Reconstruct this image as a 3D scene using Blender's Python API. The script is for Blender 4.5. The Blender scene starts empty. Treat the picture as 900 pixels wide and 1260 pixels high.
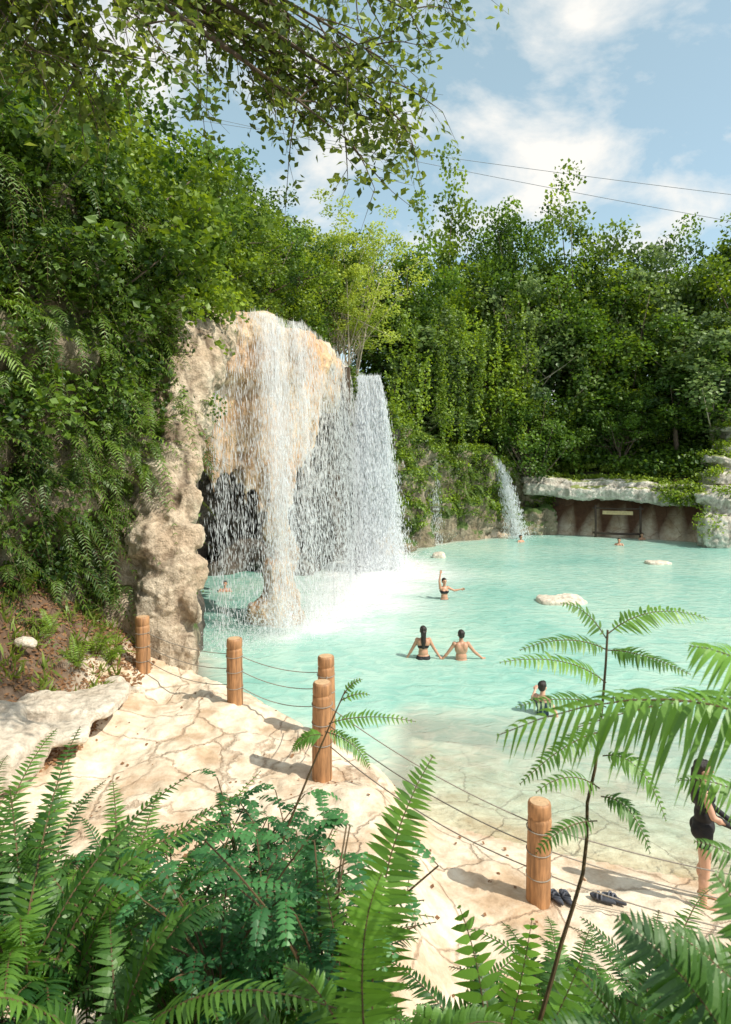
import bpy, bmesh, math, numpy as np
from mathutils import Vector, Matrix
rng = np.random.default_rng(7)
scene = bpy.context.scene
COL = scene.collection
CAM_H = 5.0; F = 800.0
def S(u, v, d):
    return np.array([(u-450)/F*d, d, CAM_H+(560-v)/F*d])
def sm(x, a, b):
    t = np.clip((x-a)/(b-a), 0, 1); return t*t*(3-2*t)
def nrm(v):
    return v/np.maximum(np.linalg.norm(v, axis=-1, keepdims=True), 1e-9)
# ---------------- noise
def _h(ix, iy, iz):
    n = (ix*374761393 + iy*668265263 + iz*1274126177) & 0xffffffff
    n = ((n ^ (n >> 13))*1274126177) & 0xffffffff
    n = n ^ (n >> 16)
    return (n & 0xffff)/65535.0
def vnoise(P):
    P = np.asarray(P, float); i = np.floor(P).astype(np.int64); f = P-i; f = f*f*(3-2*f)
    r = 0
    for dx in (0, 1):
        wx = f[:, 0] if dx else 1-f[:, 0]
        for dy in (0, 1):
            wy = f[:, 1] if dy else 1-f[:, 1]
            for dz in (0, 1):
                wz = f[:, 2] if dz else 1-f[:, 2]
                r = r+wx*wy*wz*_h(i[:, 0]+dx, i[:, 1]+dy, i[:, 2]+dz)
    return r
def fbm(P, o=4):
    P = np.asarray(P, float); a = .5; r = 0; t = 0
    for k in range(o):
        r = r+a*vnoise(P*2**k+k*17.3); t += a; a *= .5
    return r/t-.5
# ---------------- mesh helpers
def mk_mesh(name, V, Fs, smooth=False, mats=(), midx=None, attrs=None, colattr=None):
    me = bpy.data.meshes.new(name)
    V = np.asarray(V, np.float32)
    me.vertices.add(len(V)); me.vertices.foreach_set('co', V.ravel())
    Fs = [np.asarray(f, np.int32) for f in Fs if len(f)]
    loops = np.concatenate([f.ravel() for f in Fs])
    tot = np.concatenate([np.full(len(f), f.shape[1], np.int32) for f in Fs])
    st = np.concatenate([[0], np.cumsum(tot)[:-1]]).astype(np.int32)
    me.loops.add(len(loops)); me.loops.foreach_set('vertex_index', loops)
    me.polygons.add(len(tot)); me.polygons.foreach_set('loop_start', st)
    for m in mats: me.materials.append(m)
    if midx is not None: me.polygons.foreach_set('material_index', np.asarray(midx, np.int32))
    me.polygons.foreach_set('use_smooth', np.full(len(tot), smooth, dtype=bool))
    me.update(calc_edges=True)
    if attrs:
        for k, a in attrs.items():
            at = me.attributes.new(k, 'FLOAT', 'POINT'); at.data.foreach_set('value', np.asarray(a, np.float32))
    if colattr is not None:
        at = me.attributes.new('Col', 'FLOAT_COLOR', 'POINT')
        c = np.ones((len(V), 4), np.float32); c[:, :3] = colattr
        at.data.foreach_set('color', c.ravel())
    return me
def add(name, me, parent=None, label=None, cat=None, kind=None, group=None, loc=None):
    o = bpy.data.objects.new(name, me); COL.objects.link(o)
    if loc is not None: o.location = loc
    if parent is not None: o.parent = parent
    if label: o['label'] = label
    if cat: o['category'] = cat
    if kind: o['kind'] = kind
    if group: o['group'] = group
    return o
class Geo:
    def __init__(s): s.V = []; s.Q = []; s.T = []; s.n = 0; s.t = []; s.qm = []; s.tm = []
    def add(s, V, Q=None, T=None, tint=0.5, m=0):
        V = np.asarray(V, float)
        s.V.append(V)
        if Q is not None and len(Q): s.Q.append(np.asarray(Q)+s.n); s.qm.append(np.full(len(Q), m))
        if T is not None and len(T): s.T.append(np.asarray(T)+s.n); s.tm.append(np.full(len(T), m))
        s.t.append(np.broadcast_to(np.asarray(tint, float), (len(V),)))
        s.n += len(V)
    def mesh(s, name, mats, smooth=False):
        V = np.concatenate(s.V); Fs = []; mi = []
        if s.Q: Fs.append(np.concatenate(s.Q)); mi.append(np.concatenate(s.qm))
        if s.T: Fs.append(np.concatenate(s.T)); mi.append(np.concatenate(s.tm))
        return mk_mesh(name, V, Fs, smooth, mats, np.concatenate(mi), {'tint': np.concatenate(s.t)})
def tube(pts, rad, sides=8):
    pts = np.asarray(pts, float); n = len(pts); rad = np.broadcast_to(np.asarray(rad, float), (n,))
    T = nrm(np.gradient(pts, axis=0)); ref = np.array([0.3, 0.2, 1.0]) if abs(T[0][2]) < .8 else np.array([1, .1, 0.])
    A = nrm(np.cross(T, ref)); B = np.cross(T, A)
    a = np.linspace(0, 2*math.pi, sides, endpoint=False)
    V = pts[:, None]+rad[:, None, None]*(np.cos(a)[None, :, None]*A[:, None]+np.sin(a)[None, :, None]*B[:, None])
    V = V.reshape(-1, 3); i = np.arange(n-1)[:, None]*sides; j = np.arange(sides)[None]; k = (j+1) % sides
    Q = np.stack([i+j, i+k, i+sides+k, i+sides+j], -1).reshape(-1, 4)
    c0 = len(V); V = np.vstack([V, pts[0], pts[-1]]); j = np.arange(sides); k = (j+1) % sides
    T_ = np.vstack([np.stack([np.full(sides, c0), k, j], -1), np.stack([np.full(sides, c0+1), (n-1)*sides+j, (n-1)*sides+k], -1)])
    return V, Q, T_
def bez(p0, p1, p2, n):
    t = np.linspace(0, 1, n)[:, None]; p0, p1, p2 = map(np.asarray, (p0, p1, p2))
    return (1-t)**2*p0+2*t*(1-t)*p1+t*t*p2
bm = bmesh.new(); bmesh.ops.create_icosphere(bm, subdivisions=3, radius=1)
ICO_V = np.array([v.co[:] for v in bm.verts]); ICO_F = np.array([[v.index for v in f.verts] for f in bm.faces]); bm.free()
def blob(g, c, r, rz=0, tilt=0, box=1.0):
    V = np.sign(ICO_V)*np.abs(ICO_V)**box*np.asarray(r, float)
    if tilt: M = np.array(Matrix.Rotation(tilt, 3, 'Y')); V = V@M.T
    if rz: M = np.array(Matrix.Rotation(rz, 3, 'Z')); V = V@M.T
    g.add(V+np.asarray(c, float), T=ICO_F)
def chunk(g, c, r): blob(g, c, r, rng.uniform(0, 3.1), rng.uniform(-.35, .35), rng.uniform(.5, .8))
def cap(g, p0, r0, p1, r1, sides=12):
    V, Q, T = tube([p0, p1], [r0, r1], sides); g.add(V, Q, T)
    blob(g, p0, (r0,)*3); blob(g, p1, (r1,)*3)
def remesh(g, voxel, smooth_it=0):
    me = g.mesh('tmp', []); o = bpy.data.objects.new('tmp', me); COL.objects.link(o)
    m = o.modifiers.new('r', 'REMESH'); m.mode = 'VOXEL'; m.voxel_size = voxel; m.adaptivity = 0
    if smooth_it:
        k = o.modifiers.new('s', 'SMOOTH'); k.iterations = smooth_it; k.factor = .5
    dg = bpy.context.evaluated_depsgraph_get(); dg.update()
    out = bpy.data.meshes.new_from_object(o.evaluated_get(dg))
    bpy.data.objects.remove(o); bpy.data.meshes.remove(me)
    return out
def getV(me):
    a = np.empty(len(me.vertices)*3, np.float32); me.vertices.foreach_get('co', a); return a.reshape(-1, 3).astype(float)
def getN(me):
    a = np.empty(len(me.vertices)*3, np.float32); me.vertices.foreach_get('normal', a); return a.reshape(-1, 3).astype(float)
def rock(g, voxel, disp, name, mat, smooth_it=2):
    me = remesh(g, voxel, smooth_it)
    for dd in disp:
        amp, sc, zs = dd[:3]
        V = getV(me); N = getN(me)
        if len(dd) > 3:   # creased
            n = np.abs(fbm(V*sc*np.array([1, 1, zs])+3.3, 4))*2.6-.45
        else: n = fbm(V*sc*np.array([1, 1, zs]), 4)*2
        V = V+N*(n*amp)[:, None]
        me.vertices.foreach_set('co', V.astype(np.float32).ravel()); me.update()
    me.name = name; me.materials.clear(); me.materials.append(mat)
    me.polygons.foreach_set('use_smooth', np.ones(len(me.polygons), dtype=bool)); me.update()
    return me
# ---------------- materials
def newmat(name):
    m = bpy.data.materials.new(name); m.use_nodes = True; nt = m.node_tree; nt.nodes.clear()
    out = nt.nodes.new('ShaderNodeOutputMaterial')
    def nd(t, **k):
        n = nt.nodes.new('ShaderNode'+t)
        for a, b in k.items():
            if a in n.inputs.keys(): n.inputs[a].default_value = b
            else: setattr(n, a, b)
        return n
    def L(a, b): nt.links.new(a, b)
    return m, nt, nd, L, out
def ramp(nd, stops):
    r = nd('ValToRGB'); el = r.color_ramp.elements
    while len(el) < len(stops): el.new(.5)
    for e, (p, c) in zip(el, stops): e.position = p; e.color = (*c, 1) if len(c) == 3 else c
    return r
def mixc(nd, L, f, a, b, bt='MIX'):
    m = nd('Mix', data_type='RGBA', blend_type=bt)
    for s, v in ((0, f), (6, a), (7, b)):
        if hasattr(v, 'is_linked') or hasattr(v, 'links'): L(v, m.inputs[s])
        else: m.inputs[s].default_value = v if s == 0 else (*v, 1)
    return m.outputs[2]
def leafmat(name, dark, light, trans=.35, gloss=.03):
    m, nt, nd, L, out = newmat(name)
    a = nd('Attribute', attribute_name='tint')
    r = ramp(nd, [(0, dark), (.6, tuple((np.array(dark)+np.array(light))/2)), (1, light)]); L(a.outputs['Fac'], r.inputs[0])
    d = nd('BsdfDiffuse'); L(r.outputs[0], d.inputs[0])
    hs = nd('HueSaturation', Hue=.485, Saturation=1.1, Value=1.5); L(r.outputs[0], hs.inputs['Color'])
    t = nd('BsdfTranslucent'); L(hs.outputs[0], t.inputs[0])
    x = nd('MixShader'); x.inputs[0].default_value = trans; L(d.outputs[0], x.inputs[1]); L(t.outputs[0], x.inputs[2])
    g = nd('BsdfGlossy', Roughness=.45); g.inputs[0].default_value = (.9, 1, .85, 1)
    y = nd('MixShader'); y.inputs[0].default_value = gloss; L(x.outputs[0], y.inputs[1]); L(g.outputs[0], y.inputs[2])
    L(y.outputs[0], out.inputs[0]); return m
def rockmat(name, c1, c2, c3, scale=1.0, streak=.5, bump=.5, moss=None):
    m, nt, nd, L, out = newmat(name)
    tc = nd('NewGeometry'); pos = tc.outputs['Position']
    n1 = nd('TexNoise', Scale=.55*scale, Detail=6, Roughness=.6); L(pos, n1.inputs[0])
    mp = nd('Mapping'); mp.inputs['Scale'].default_value = (2.2*scale, 2.2*scale, .35*scale); L(pos, mp.inputs[0])
    n2 = nd('TexNoise', Scale=1.0, Detail=5, Roughness=.6); L(mp.outputs[0], n2.inputs[0])
    n3 = nd('TexNoise', Scale=6*scale, Detail=8, Roughness=.65); L(pos, n3.inputs[0])
    r1 = ramp(nd, [(.38, c1), (.5, tuple((np.array(c1)+np.array(c2))/2)), (.62, c2)]); L(n1.outputs[0], r1.inputs[0])
    r2 = ramp(nd, [(.47, (0, 0, 0)), (.68, (streak,)*3)]); L(n2.outputs[0], r2.inputs[0])
    c = mixc(nd, L, r2.outputs[0], r1.outputs[0], c3)
    r3 = ramp(nd, [(.3, (.45, .42, .4)), (.55, (1, 1, 1))]); L(n3.outputs[0], r3.inputs[0])
    c = mixc(nd, L, .7, c, r3.outputs[0], 'MULTIPLY')
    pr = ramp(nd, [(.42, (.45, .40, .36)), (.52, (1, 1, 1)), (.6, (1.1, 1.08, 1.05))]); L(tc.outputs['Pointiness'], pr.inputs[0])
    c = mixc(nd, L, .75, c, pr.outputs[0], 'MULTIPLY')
    if moss:
        sx = nd('SeparateXYZ'); L(tc.outputs['Normal'], sx.inputs[0])
        ad = nd('Math', operation='MULTIPLY_ADD'); L(n1.outputs[0], ad.inputs[0]); ad.inputs[1].default_value = 1.6; ad.inputs[2].default_value = -.8
        ad2 = nd('Math', operation='ADD'); L(sx.outputs[2], ad2.inputs[0]); L(ad.outputs[0], ad2.inputs[1])
        rr = ramp(nd, [(moss[1], (0, 0, 0)), (moss[1]+.25, (1, 1, 1))]); L(ad2.outputs[0], rr.inputs[0])
        c = mixc(nd, L, rr.outputs[0], c, moss[0])
    n4 = nd('TexNoise', Scale=2.2*scale, Detail=9, Roughness=.68); L(pos, n4.inputs[0])
    b = nd('Bump', Strength=bump, Distance=.3); L(n4.outputs[0], b.inputs['Height'])
    p = nd('BsdfPrincipled', Roughness=.75); L(c, p.inputs['Base Color']); L(b.outputs[0], p.inputs['Normal'])
    L(p.outputs[0], out.inputs[0]); return m
def plain(name, col, rough=.6, var=.25, scale=8, bump=.1, spec=.5, stretch=(1, 1, 1)):
    m, nt, nd, L, out = newmat(name)
    tc = nd('TexCoord'); mp = nd('Mapping'); mp.inputs['Scale'].default_value = stretch; L(tc.outputs['Object'], mp.inputs[0])
    n = nd('TexNoise', Scale=scale, Detail=6, Roughness=.6); L(mp.outputs[0], n.inputs[0])
    r = ramp(nd, [(.3, tuple(np.array(col)*(1-var))), (.7, tuple(np.minimum(np.array(col)*(1+var), 1)))]); L(n.outputs[0], r.inputs[0])
    b = nd('Bump', Strength=bump, Distance=.02); L(n.outputs[0], b.inputs['Height'])
    p = nd('BsdfPrincipled', Roughness=rough); L(r.outputs[0], p.inputs['Base Color']); L(b.outputs[0], p.inputs['Normal'])
    p.inputs['Specular IOR Level'].default_value = spec
    L(p.outputs[0], out.inputs[0]); return m
M_leafA = leafmat('leaf_green', (.025, .07, .010), (.30, .42, .05), .42)
M_leafB = leafmat('leaf_deep', (.014, .048, .008), (.19, .32, .04), .38)
M_leafG = leafmat('leaf_grey_green', (.035, .075, .025), (.26, .36, .12), .38)
M_leafY = leafmat('leaf_yellow', (.12, .2, .02), (.42, .50, .09), .45)
M_leafO = leafmat('leaf_overhang', (.04, .08, .015), (.28, .36, .07), .5)
M_leafD = leafmat('leaf_shade', (.014, .045, .008), (.16, .27, .035), .36)  # darker leaf copy, shade of the wall put into its colour
M_fern = leafmat('fern_green', (.018, .08, .014), (.22, .44, .06), .42, .04)
M_fernW = leafmat('fern_wall', (.014, .048, .008), (.23, .37, .045), .4, .03)
M_shrub = leafmat('shrub_bluegreen', (.018, .09, .03), (.10, .30, .09), .4, .04)
M_grass = leafmat('grass', (.08, .13, .015), (.32, .42, .07), .4, .03)
M_bark = plain('bark', (.15, .11, .08), .9, .4, 5, .6, stretch=(3, 3, .6))
M_barkpale = plain('bark_pale', (.46, .39, .30), .9, .25, 5, .5, stretch=(3, 3, .6))
M_stem = plain('stem', (.11, .07, .03), .7, .3, 20, .2)
M_wood = plain('post_wood', (.37, .19, .085), .6, .5, 6, .4, stretch=(4, 4, .5))
M_woodtop = plain('post_top', (.55, .36, .2), .7, .2, 20, .2)
M_rope = plain('rope', (.28, .25, .21), .8, .3, 60, .3)
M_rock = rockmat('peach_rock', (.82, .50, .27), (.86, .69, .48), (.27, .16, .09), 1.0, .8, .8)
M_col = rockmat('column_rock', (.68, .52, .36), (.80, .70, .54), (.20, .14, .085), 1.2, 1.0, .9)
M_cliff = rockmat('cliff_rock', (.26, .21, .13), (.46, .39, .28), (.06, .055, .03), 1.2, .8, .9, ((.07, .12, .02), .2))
M_cave = rockmat('cave_rock', (.09, .075, .055), (.18, .15, .12), (.03, .03, .025), 1.0, .8, .9)  # shadow of the cave put into the dark rock colour
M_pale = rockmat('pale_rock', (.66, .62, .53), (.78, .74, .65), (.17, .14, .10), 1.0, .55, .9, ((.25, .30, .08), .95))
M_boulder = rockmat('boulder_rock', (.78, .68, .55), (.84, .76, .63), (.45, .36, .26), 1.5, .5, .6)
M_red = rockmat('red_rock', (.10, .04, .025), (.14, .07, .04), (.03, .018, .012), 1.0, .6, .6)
# ---------------- terrain
POLY = np.array([(-.35, 9.9), (.25, 9.25), (1.2, 8.7), (2.55, 8.1), (3.65, 7.7), (5.1, 7.3), (9, 7), (16, 11), (24, 20), (27, 30), (24, 36), (19.5, 37.5), (16, 39.5), (12, 41.5), (10, 42), (8.5, 40), (5, 38), (2.6, 36), (1.8, 33), (-2, 32), (-8.5, 31.5), (-10, 26), (-9, 20), (-6, 17.3), (-4.3, 15.6), (-3.6, 13.8), (-3.2, 12.7), (-1.8, 11.6), (-1.0, 10.6)], float)
def sdf(x, y):
    P = np.stack([x, y], -1); d = np.full(len(P), 1e9); ins = np.zeros(len(P), bool)
    for i in range(len(POLY)):
        a = POLY[i]; b = POLY[(i+1) % len(POLY)]; e = b-a; w = P-a
        t = np.clip((w@e)/(e@e), 0, 1); d = np.minimum(d, np.linalg.norm(w-t[:, None]*e, axis=1))
        c = (a[1] > P[:, 1]) != (b[1] > P[:, 1])
        with np.errstate(divide='ignore', invalid='ignore'):
            xx = (b[0]-a[0])*(P[:, 1]-a[1])/(b[1]-a[1])+a[0]
        ins ^= c & (P[:, 0] < xx)
    return np.where(ins, -d, d)
def bank(x, y):
    b = np.interp(y, [-8, .6, 2.0, 3.4, 5.0, 5.6], [4.4, 3.3, 2.7, 1.5, .4, 0])
    return b+np.where(y < 5.2, .55*sm(-x, 0, 1.6)*sm(y, 5.2, 3.0), 0)
def H(x, y):
    x = np.asarray(x, float); y = np.asarray(y, float); s = sdf(x, y)
    P = np.stack([x, y, np.zeros_like(x)], -1)
    s2 = s+(fbm(P*.9, 3))*.5*sm(np.abs(s), 0, .6)
    beach = sm(x, -.3, .9)*sm(-y, -16, -12)
    n = fbm(P*.8, 4)
    ns = (n+fbm(P*2.3+4, 2)*.25)*8; fr = ns-np.floor(ns); st_ = (np.floor(ns)+sm(fr, .0, .10))/8
    steps = st_*.80+n*.04
    terr = np.interp(s2, [0, .1, .28, .6], [0, .35, .78, .88])+steps*sm(s2, 0, .6)*.5
    bch = np.interp(s2, [0, .5, 2, 3.5], [0.005, .10, .25, .3])+steps*.3*sm(s2, 0, 1)
    near = terr*(1-sm(x, .0, 1.0))+bch*sm(x, .0, 1.0)
    near = np.maximum(near, bank(x, y)+n*.25)
    lit = np.interp(-x, [3.4, 4.4, 5.3, 6.4, 8, 15, 40], [0, .3, 1.1, 2.6, 8.0, 11, 14])
    near = near+lit*(1+n*.5)
    far = np.interp(s2, [0, .4, 1.5, 4, 12, 40, 120], [0, 1.5, 3.6, 4.3, 6.2, 9, 12])
    pla = np.interp(s2, [0, .5, 1.5, 6, 20, 60, 140], [0, 4, 8.0, 8.9, 10.5, 13, 14])
    pw = sm(-x, -2.6, .8)
    farh = far*(1-pw)+pla*pw+n*.8*sm(s2, 0, 3)
    rightlow = sm(x, 22, 27)*sm(-y, -34, -24); farh = farh*(1-.8*rightlow)
    w = sm(y, 14.2, 17)
    out = near*(1-w)+farh*w
    inn = -np.minimum(1.3, (beach*.13+(1-beach)*1.2)*(-s))+fbm(P*1.5, 2)*.1*sm(-s, 0, 1)
    return np.where(s > 0, np.maximum(out, .004), np.minimum(inn, -.003))
def axis(lo, hi, d0, d1, step, grow, lim):
    a = list(np.arange(d0, d1, step)); st = step
    x = a[-1]
    while x < hi: st = min(st*grow, lim if x < 60 else 60); x += st; a.append(x)
    x = a[0]; st = step; b = []
    while x > lo: st = min(st*grow, lim if x > -60 else 60); x -= st; b.append(x)
    return np.array(b[::-1]+a)
xs = axis(-700, 700, -5.5, 5.5, .05, 1.08, .7); ys = axis(-300, 900, 4.5, 13.5, .05, 1.08, .7)
X, Y = np.meshgrid(xs, ys); xf = X.ravel(); yf = Y.ravel(); Z = H(xf, yf)
nx, ny = len(xs), len(ys); idx = np.arange(nx*ny).reshape(ny, nx)
Q = np.stack([idx[:-1, :-1], idx[:-1, 1:], idx[1:, 1:], idx[1:, :-1]], -1).reshape(-1, 4)
sd = sdf(xf, yf); P2 = np.stack([xf, yf, Z], -1)
stone = np.array([.82, .71, .56]); litter = np.array([.17, .115, .075]); soil = np.array([.07, .065, .03]); green = np.array([.06, .10, .022]); bedc = np.array([.70, .72, .60])
c = np.tile(stone, (len(xf), 1))
def mixa(c, d, w): return c*(1-w[:, None])+d*w[:, None]
nn = fbm(P2*.7, 3)
c = mixa(c, np.array([.62, .44, .29]), sm(nn, .05, .22)*.5)
wet = sm(.32-np.abs(sd-.05), 0, .25)*(xf < .3)
c = mixa(c, np.array([.46, .29, .16]), wet*.7)
c = mixa(c, litter, sm(-xf+nn*1.5, 4.1, 4.9)*(yf < 15))
c = mixa(c, soil, sm(4.7-yf+nn, .2, .7)*(yf < 6))
farm = sm(yf, 14.2, 17)*(sd > 0); c = mixa(c, soil, farm)
c = mixa(c, green, farm*sm(sd, 1, 4))
rc = farm*sm(xf, 10, 11.5)*sm(-sd, -2.0, -1.2); c = mixa(c, np.array([.12, .055, .03]), rc)
c = mixa(c, bedc, (sd < 0).astype(float)*sm(-sd, 0, 1.5))
farw = sm(yf, 55, 80)+sm(np.abs(xf), 35, 50); c = mixa(c, green*.8, np.clip(farw, 0, 1))
m, nt, nd, L, out = newmat('ground_mat')
a = nd('Attribute', attribute_name='Col'); g = nd('NewGeometry')
n1 = nd('TexNoise', Scale=5, Detail=9, Roughness=.7); L(g.outputs['Position'], n1.inputs[0])
n2 = nd('TexNoise', Scale=1.1, Detail=8, Roughness=.65); L(g.outputs['Position'], n2.inputs[0])
vo = nd('TexVoronoi', feature='DISTANCE_TO_EDGE', Scale=.9)
wv = mixc(nd, L, .45, g.outputs['Position'], n2.outputs['Color'], 'ADD'); L(wv, vo.inputs['Vector'])
rv = ramp(nd, [(0, (.42, .32, .25)), (.02, (1, 1, 1))]); L(vo.outputs['Distance'], rv.inputs[0])
r1 = ramp(nd, [(.3, (.66, .6, .54)), (.6, (1.0, 1.0, 1.0))]); L(n1.outputs[0], r1.inputs[0])
r2 = ramp(nd, [(.36, (.70, .57, .46)), (.54, (1, 1, 1))]); L(n2.outputs[0], r2.inputs[0])
cc = mixc(nd, L, .9, a.outputs['Color'], r1.outputs[0], 'MULTIPLY'); cc = mixc(nd, L, .9, cc, r2.outputs[0], 'MULTIPLY')
cc = mixc(nd, L, .6, cc, rv.outputs[0], 'MULTIPLY')
b0 = nd('Bump', Strength=.5, Distance=.06); L(rv.outputs[0], b0.inputs['Height'])
b1 = nd('Bump', Strength=.6, Distance=.14); L(n2.outputs[0], b1.inputs['Height']); L(b0.outputs[0], b1.inputs['Normal'])
b2 = nd('Bump', Strength=.5, Distance=.035); L(n1.outputs[0], b2.inputs['Height']); L(b1.outputs[0], b2.inputs['Normal'])
p = nd('BsdfPrincipled', Roughness=.8); L(cc, p.inputs['Base Color']); L(b2.outputs[0], p.inputs['Normal']); L(p.outputs[0], out.inputs[0])
add('ground', mk_mesh('ground', P2, [Q], True, [m], None, None, c), kind='structure', label='pale worn limestone terrace, sandy shore and green banks', cat='ground')
# ---------------- water
LIP = np.array([(-4.35, 17.2), (-3.58, 17.9), (-2.79, 18.6), (-1.98, 19.8), (-1.41, 22.5), (-1.14, 26.0), (-.80, 29.4)])
def seglen(P): d = np.linalg.norm(np.diff(P, axis=0), axis=1); return np.concatenate([[0], np.cumsum(d)])
LL = seglen(LIP)
def lip(t):
    t = np.asarray(t)*LL[-1]; return np.stack([np.interp(t, LL, LIP[:, 0]), np.interp(t, LL, LIP[:, 1])], -1)
def lipn(t):
    t = np.asarray(t, float); a = lip(np.clip(t+.04, 0, 1))-lip(np.clip(t-.04, 0, 1)); a = nrm(a); return np.stack([a[..., 1], -a[..., 0]], -1)
wx = np.arange(-11, 29, .16); wy = np.arange(6.5, 43.5, .16); X, Y = np.meshgrid(wx, wy); xf = X.ravel(); yf = Y.ravel()
hz = H(xf, yf)
fo = np.zeros(len(xf))
for q, r, a_ in [(lip(.06)+lipn(.06)*.8, .8, .45), (lip(.15)+lipn(.15)*.8, 1.0, .8), (lip(.24)+lipn(.24)*.9, 1.3, 1.1), (lip(.36)+lipn(.36)*.9, 1.6, 1.1), (lip(.5)+lipn(.5), 2.0, 1.2), (lip(.66)+lipn(.66), 2.3, 1.3), (lip(.85)+lipn(.85), 2.6, 1.4), ((0.6, 29.2), 3.2, 1.5), ((2.0, 27.2), 2.8, 1.05), ((1.2, 24.6), 2.5, .95), ((.7, 21.8), 2.3, .85), ((-.1, 19.0), 2.1, .65), ((9.2, 40.5), 1.0, 1.), ((3.9, 36.8), .7, .6)]:
    fo = np.maximum(fo, a_*np.exp(-(((xf-q[0])**2+(yf-q[1])**2)/(r*r))))
zz = .012*(vnoise(np.stack([xf*1.3, yf*1.6, xf*0], -1))-.5)+.05*fo*(vnoise(np.stack([xf*4, yf*4, xf*0], -1))-.5)
nx, ny = len(wx), len(wy); idx = np.arange(nx*ny).reshape(ny, nx)
Q = np.stack([idx[:-1, :-1], idx[:-1, 1:], idx[1:, 1:], idx[1:, :-1]], -1).reshape(-1, 4)
m, nt, nd, L, out = newmat('pool_water_mat')
ad = nd('Attribute', attribute_name='depth'); af = nd('Attribute', attribute_name='foam'); g = nd('NewGeometry')
n0 = nd('TexNoise', Scale=.16, Detail=4); L(g.outputs['Position'], n0.inputs[0])
mpp = nd('Mapping'); mpp.inputs['Scale'].default_value = (1, 1.5, 1); L(g.outputs['Position'], mpp.inputs[0])
n1 = nd('TexNoise', Scale=2.2, Detail=4, Roughness=.55, Distortion=.8); L(mpp.outputs[0], n1.inputs[0])
n2 = nd('TexNoise', Scale=7, Detail=5, Roughness=.6); L(mpp.outputs[0], n2.inputs[0])
rd = ramp(nd, [(0, (.76, .77, .65)), (.35, (.66, .76, .64)), (.8, (.49, .68, .57)), (1, (.37, .61, .52))])
mdv = nd('Math', operation='MULTIPLY'); L(ad.outputs['Fac'], mdv.inputs[0]); mdv.inputs[1].default_value = .8; L(mdv.outputs[0], rd.inputs[0])
rn = ramp(nd, [(.36, (.72, .88, .88)), (.5, (1, 1, 1)), (.64, (1.2, 1.08, 1.05))]); L(n0.outputs[0], rn.inputs[0])
cw = mixc(nd, L, 1.0, rd.outputs[0], rn.outputs[0], 'MULTIPLY')
rm = ramp(nd, [(.36, (.76, .91, .92)), (.5, (1, 1, 1)), (.58, (1.22, 1.10, 1.10))]); L(n1.outputs[0], rm.inputs[0])  # caustic-like ripple light and dark put into the water colour
cw = mixc(nd, L, .65, cw, rm.outputs[0], 'MULTIPLY')
mf = nd('Math', operation='MULTIPLY_ADD'); L(n2.outputs[0], mf.inputs[0]); mf.inputs[1].default_value = 1.2; mf.inputs[2].default_value = -.6
mf2 = nd('Math', operation='ADD', use_clamp=True); L(mf.outputs[0], mf2.inputs[0]); L(af.outputs['Fac'], mf2.inputs[1])
mf3 = nd('Math', operation='MULTIPLY', use_clamp=True); L(mf2.outputs[0], mf3.inputs[0]); L(af.outputs['Fac'], mf3.inputs[1])
cw = mixc(nd, L, mf3.outputs[0], cw, (.90, .92, .90))  # white foam, with the pale splash haze also put into the colour
b1 = nd('Bump', Strength=.45, Distance=.10); L(n1.outputs[0], b1.inputs['Height'])
b2 = nd('Bump', Strength=.35, Distance=.03); L(n2.outputs[0], b2.inputs['Height']); L(b1.outputs[0], b2.inputs['Normal'])
df = nd('BsdfDiffuse'); L(cw, df.inputs[0]); L(b1.outputs[0], df.inputs['Normal'])
tr = nd('BsdfTransparent'); tr.inputs[0].default_value = (.92, .98, .95, 1)
ex = nd('Math', operation='MULTIPLY'); L(ad.outputs['Fac'], ex.inputs[0]); ex.inputs[1].default_value = -1.8
ex2 = nd('Math', operation='EXPONENT'); L(ex.outputs[0], ex2.inputs[0])
x1 = nd('MixShader'); L(ex2.outputs[0], x1.inputs[0]); L(df.outputs[0], x1.inputs[1]); L(tr.outputs[0], x1.inputs[2])
fr = nd('Fresnel', IOR=1.33); L(b2.outputs[0], fr.inputs['Normal'])
fm = nd('Math', operation='MULTIPLY'); L(fr.outputs[0], fm.inputs[0]); fm.inputs[1].default_value = .8
gl = nd('BsdfGlossy', Roughness=.06); L(b2.outputs[0], gl.inputs['Normal'])
x2 = nd('MixShader'); L(fm.outputs[0], x2.inputs[0]); L(x1.outputs[0], x2.inputs[1]); L(gl.outputs[0], x2.inputs[2])
L(x2.outputs[0], out.inputs[0])
add('water', mk_mesh('water', np.stack([xf, yf, zz], -1), [Q], True, [m], None, {'depth': np.maximum(-hz, 0), 'foam': fo}), kind='structure', label='milky turquoise lagoon water with small ripples', cat='water')
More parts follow.
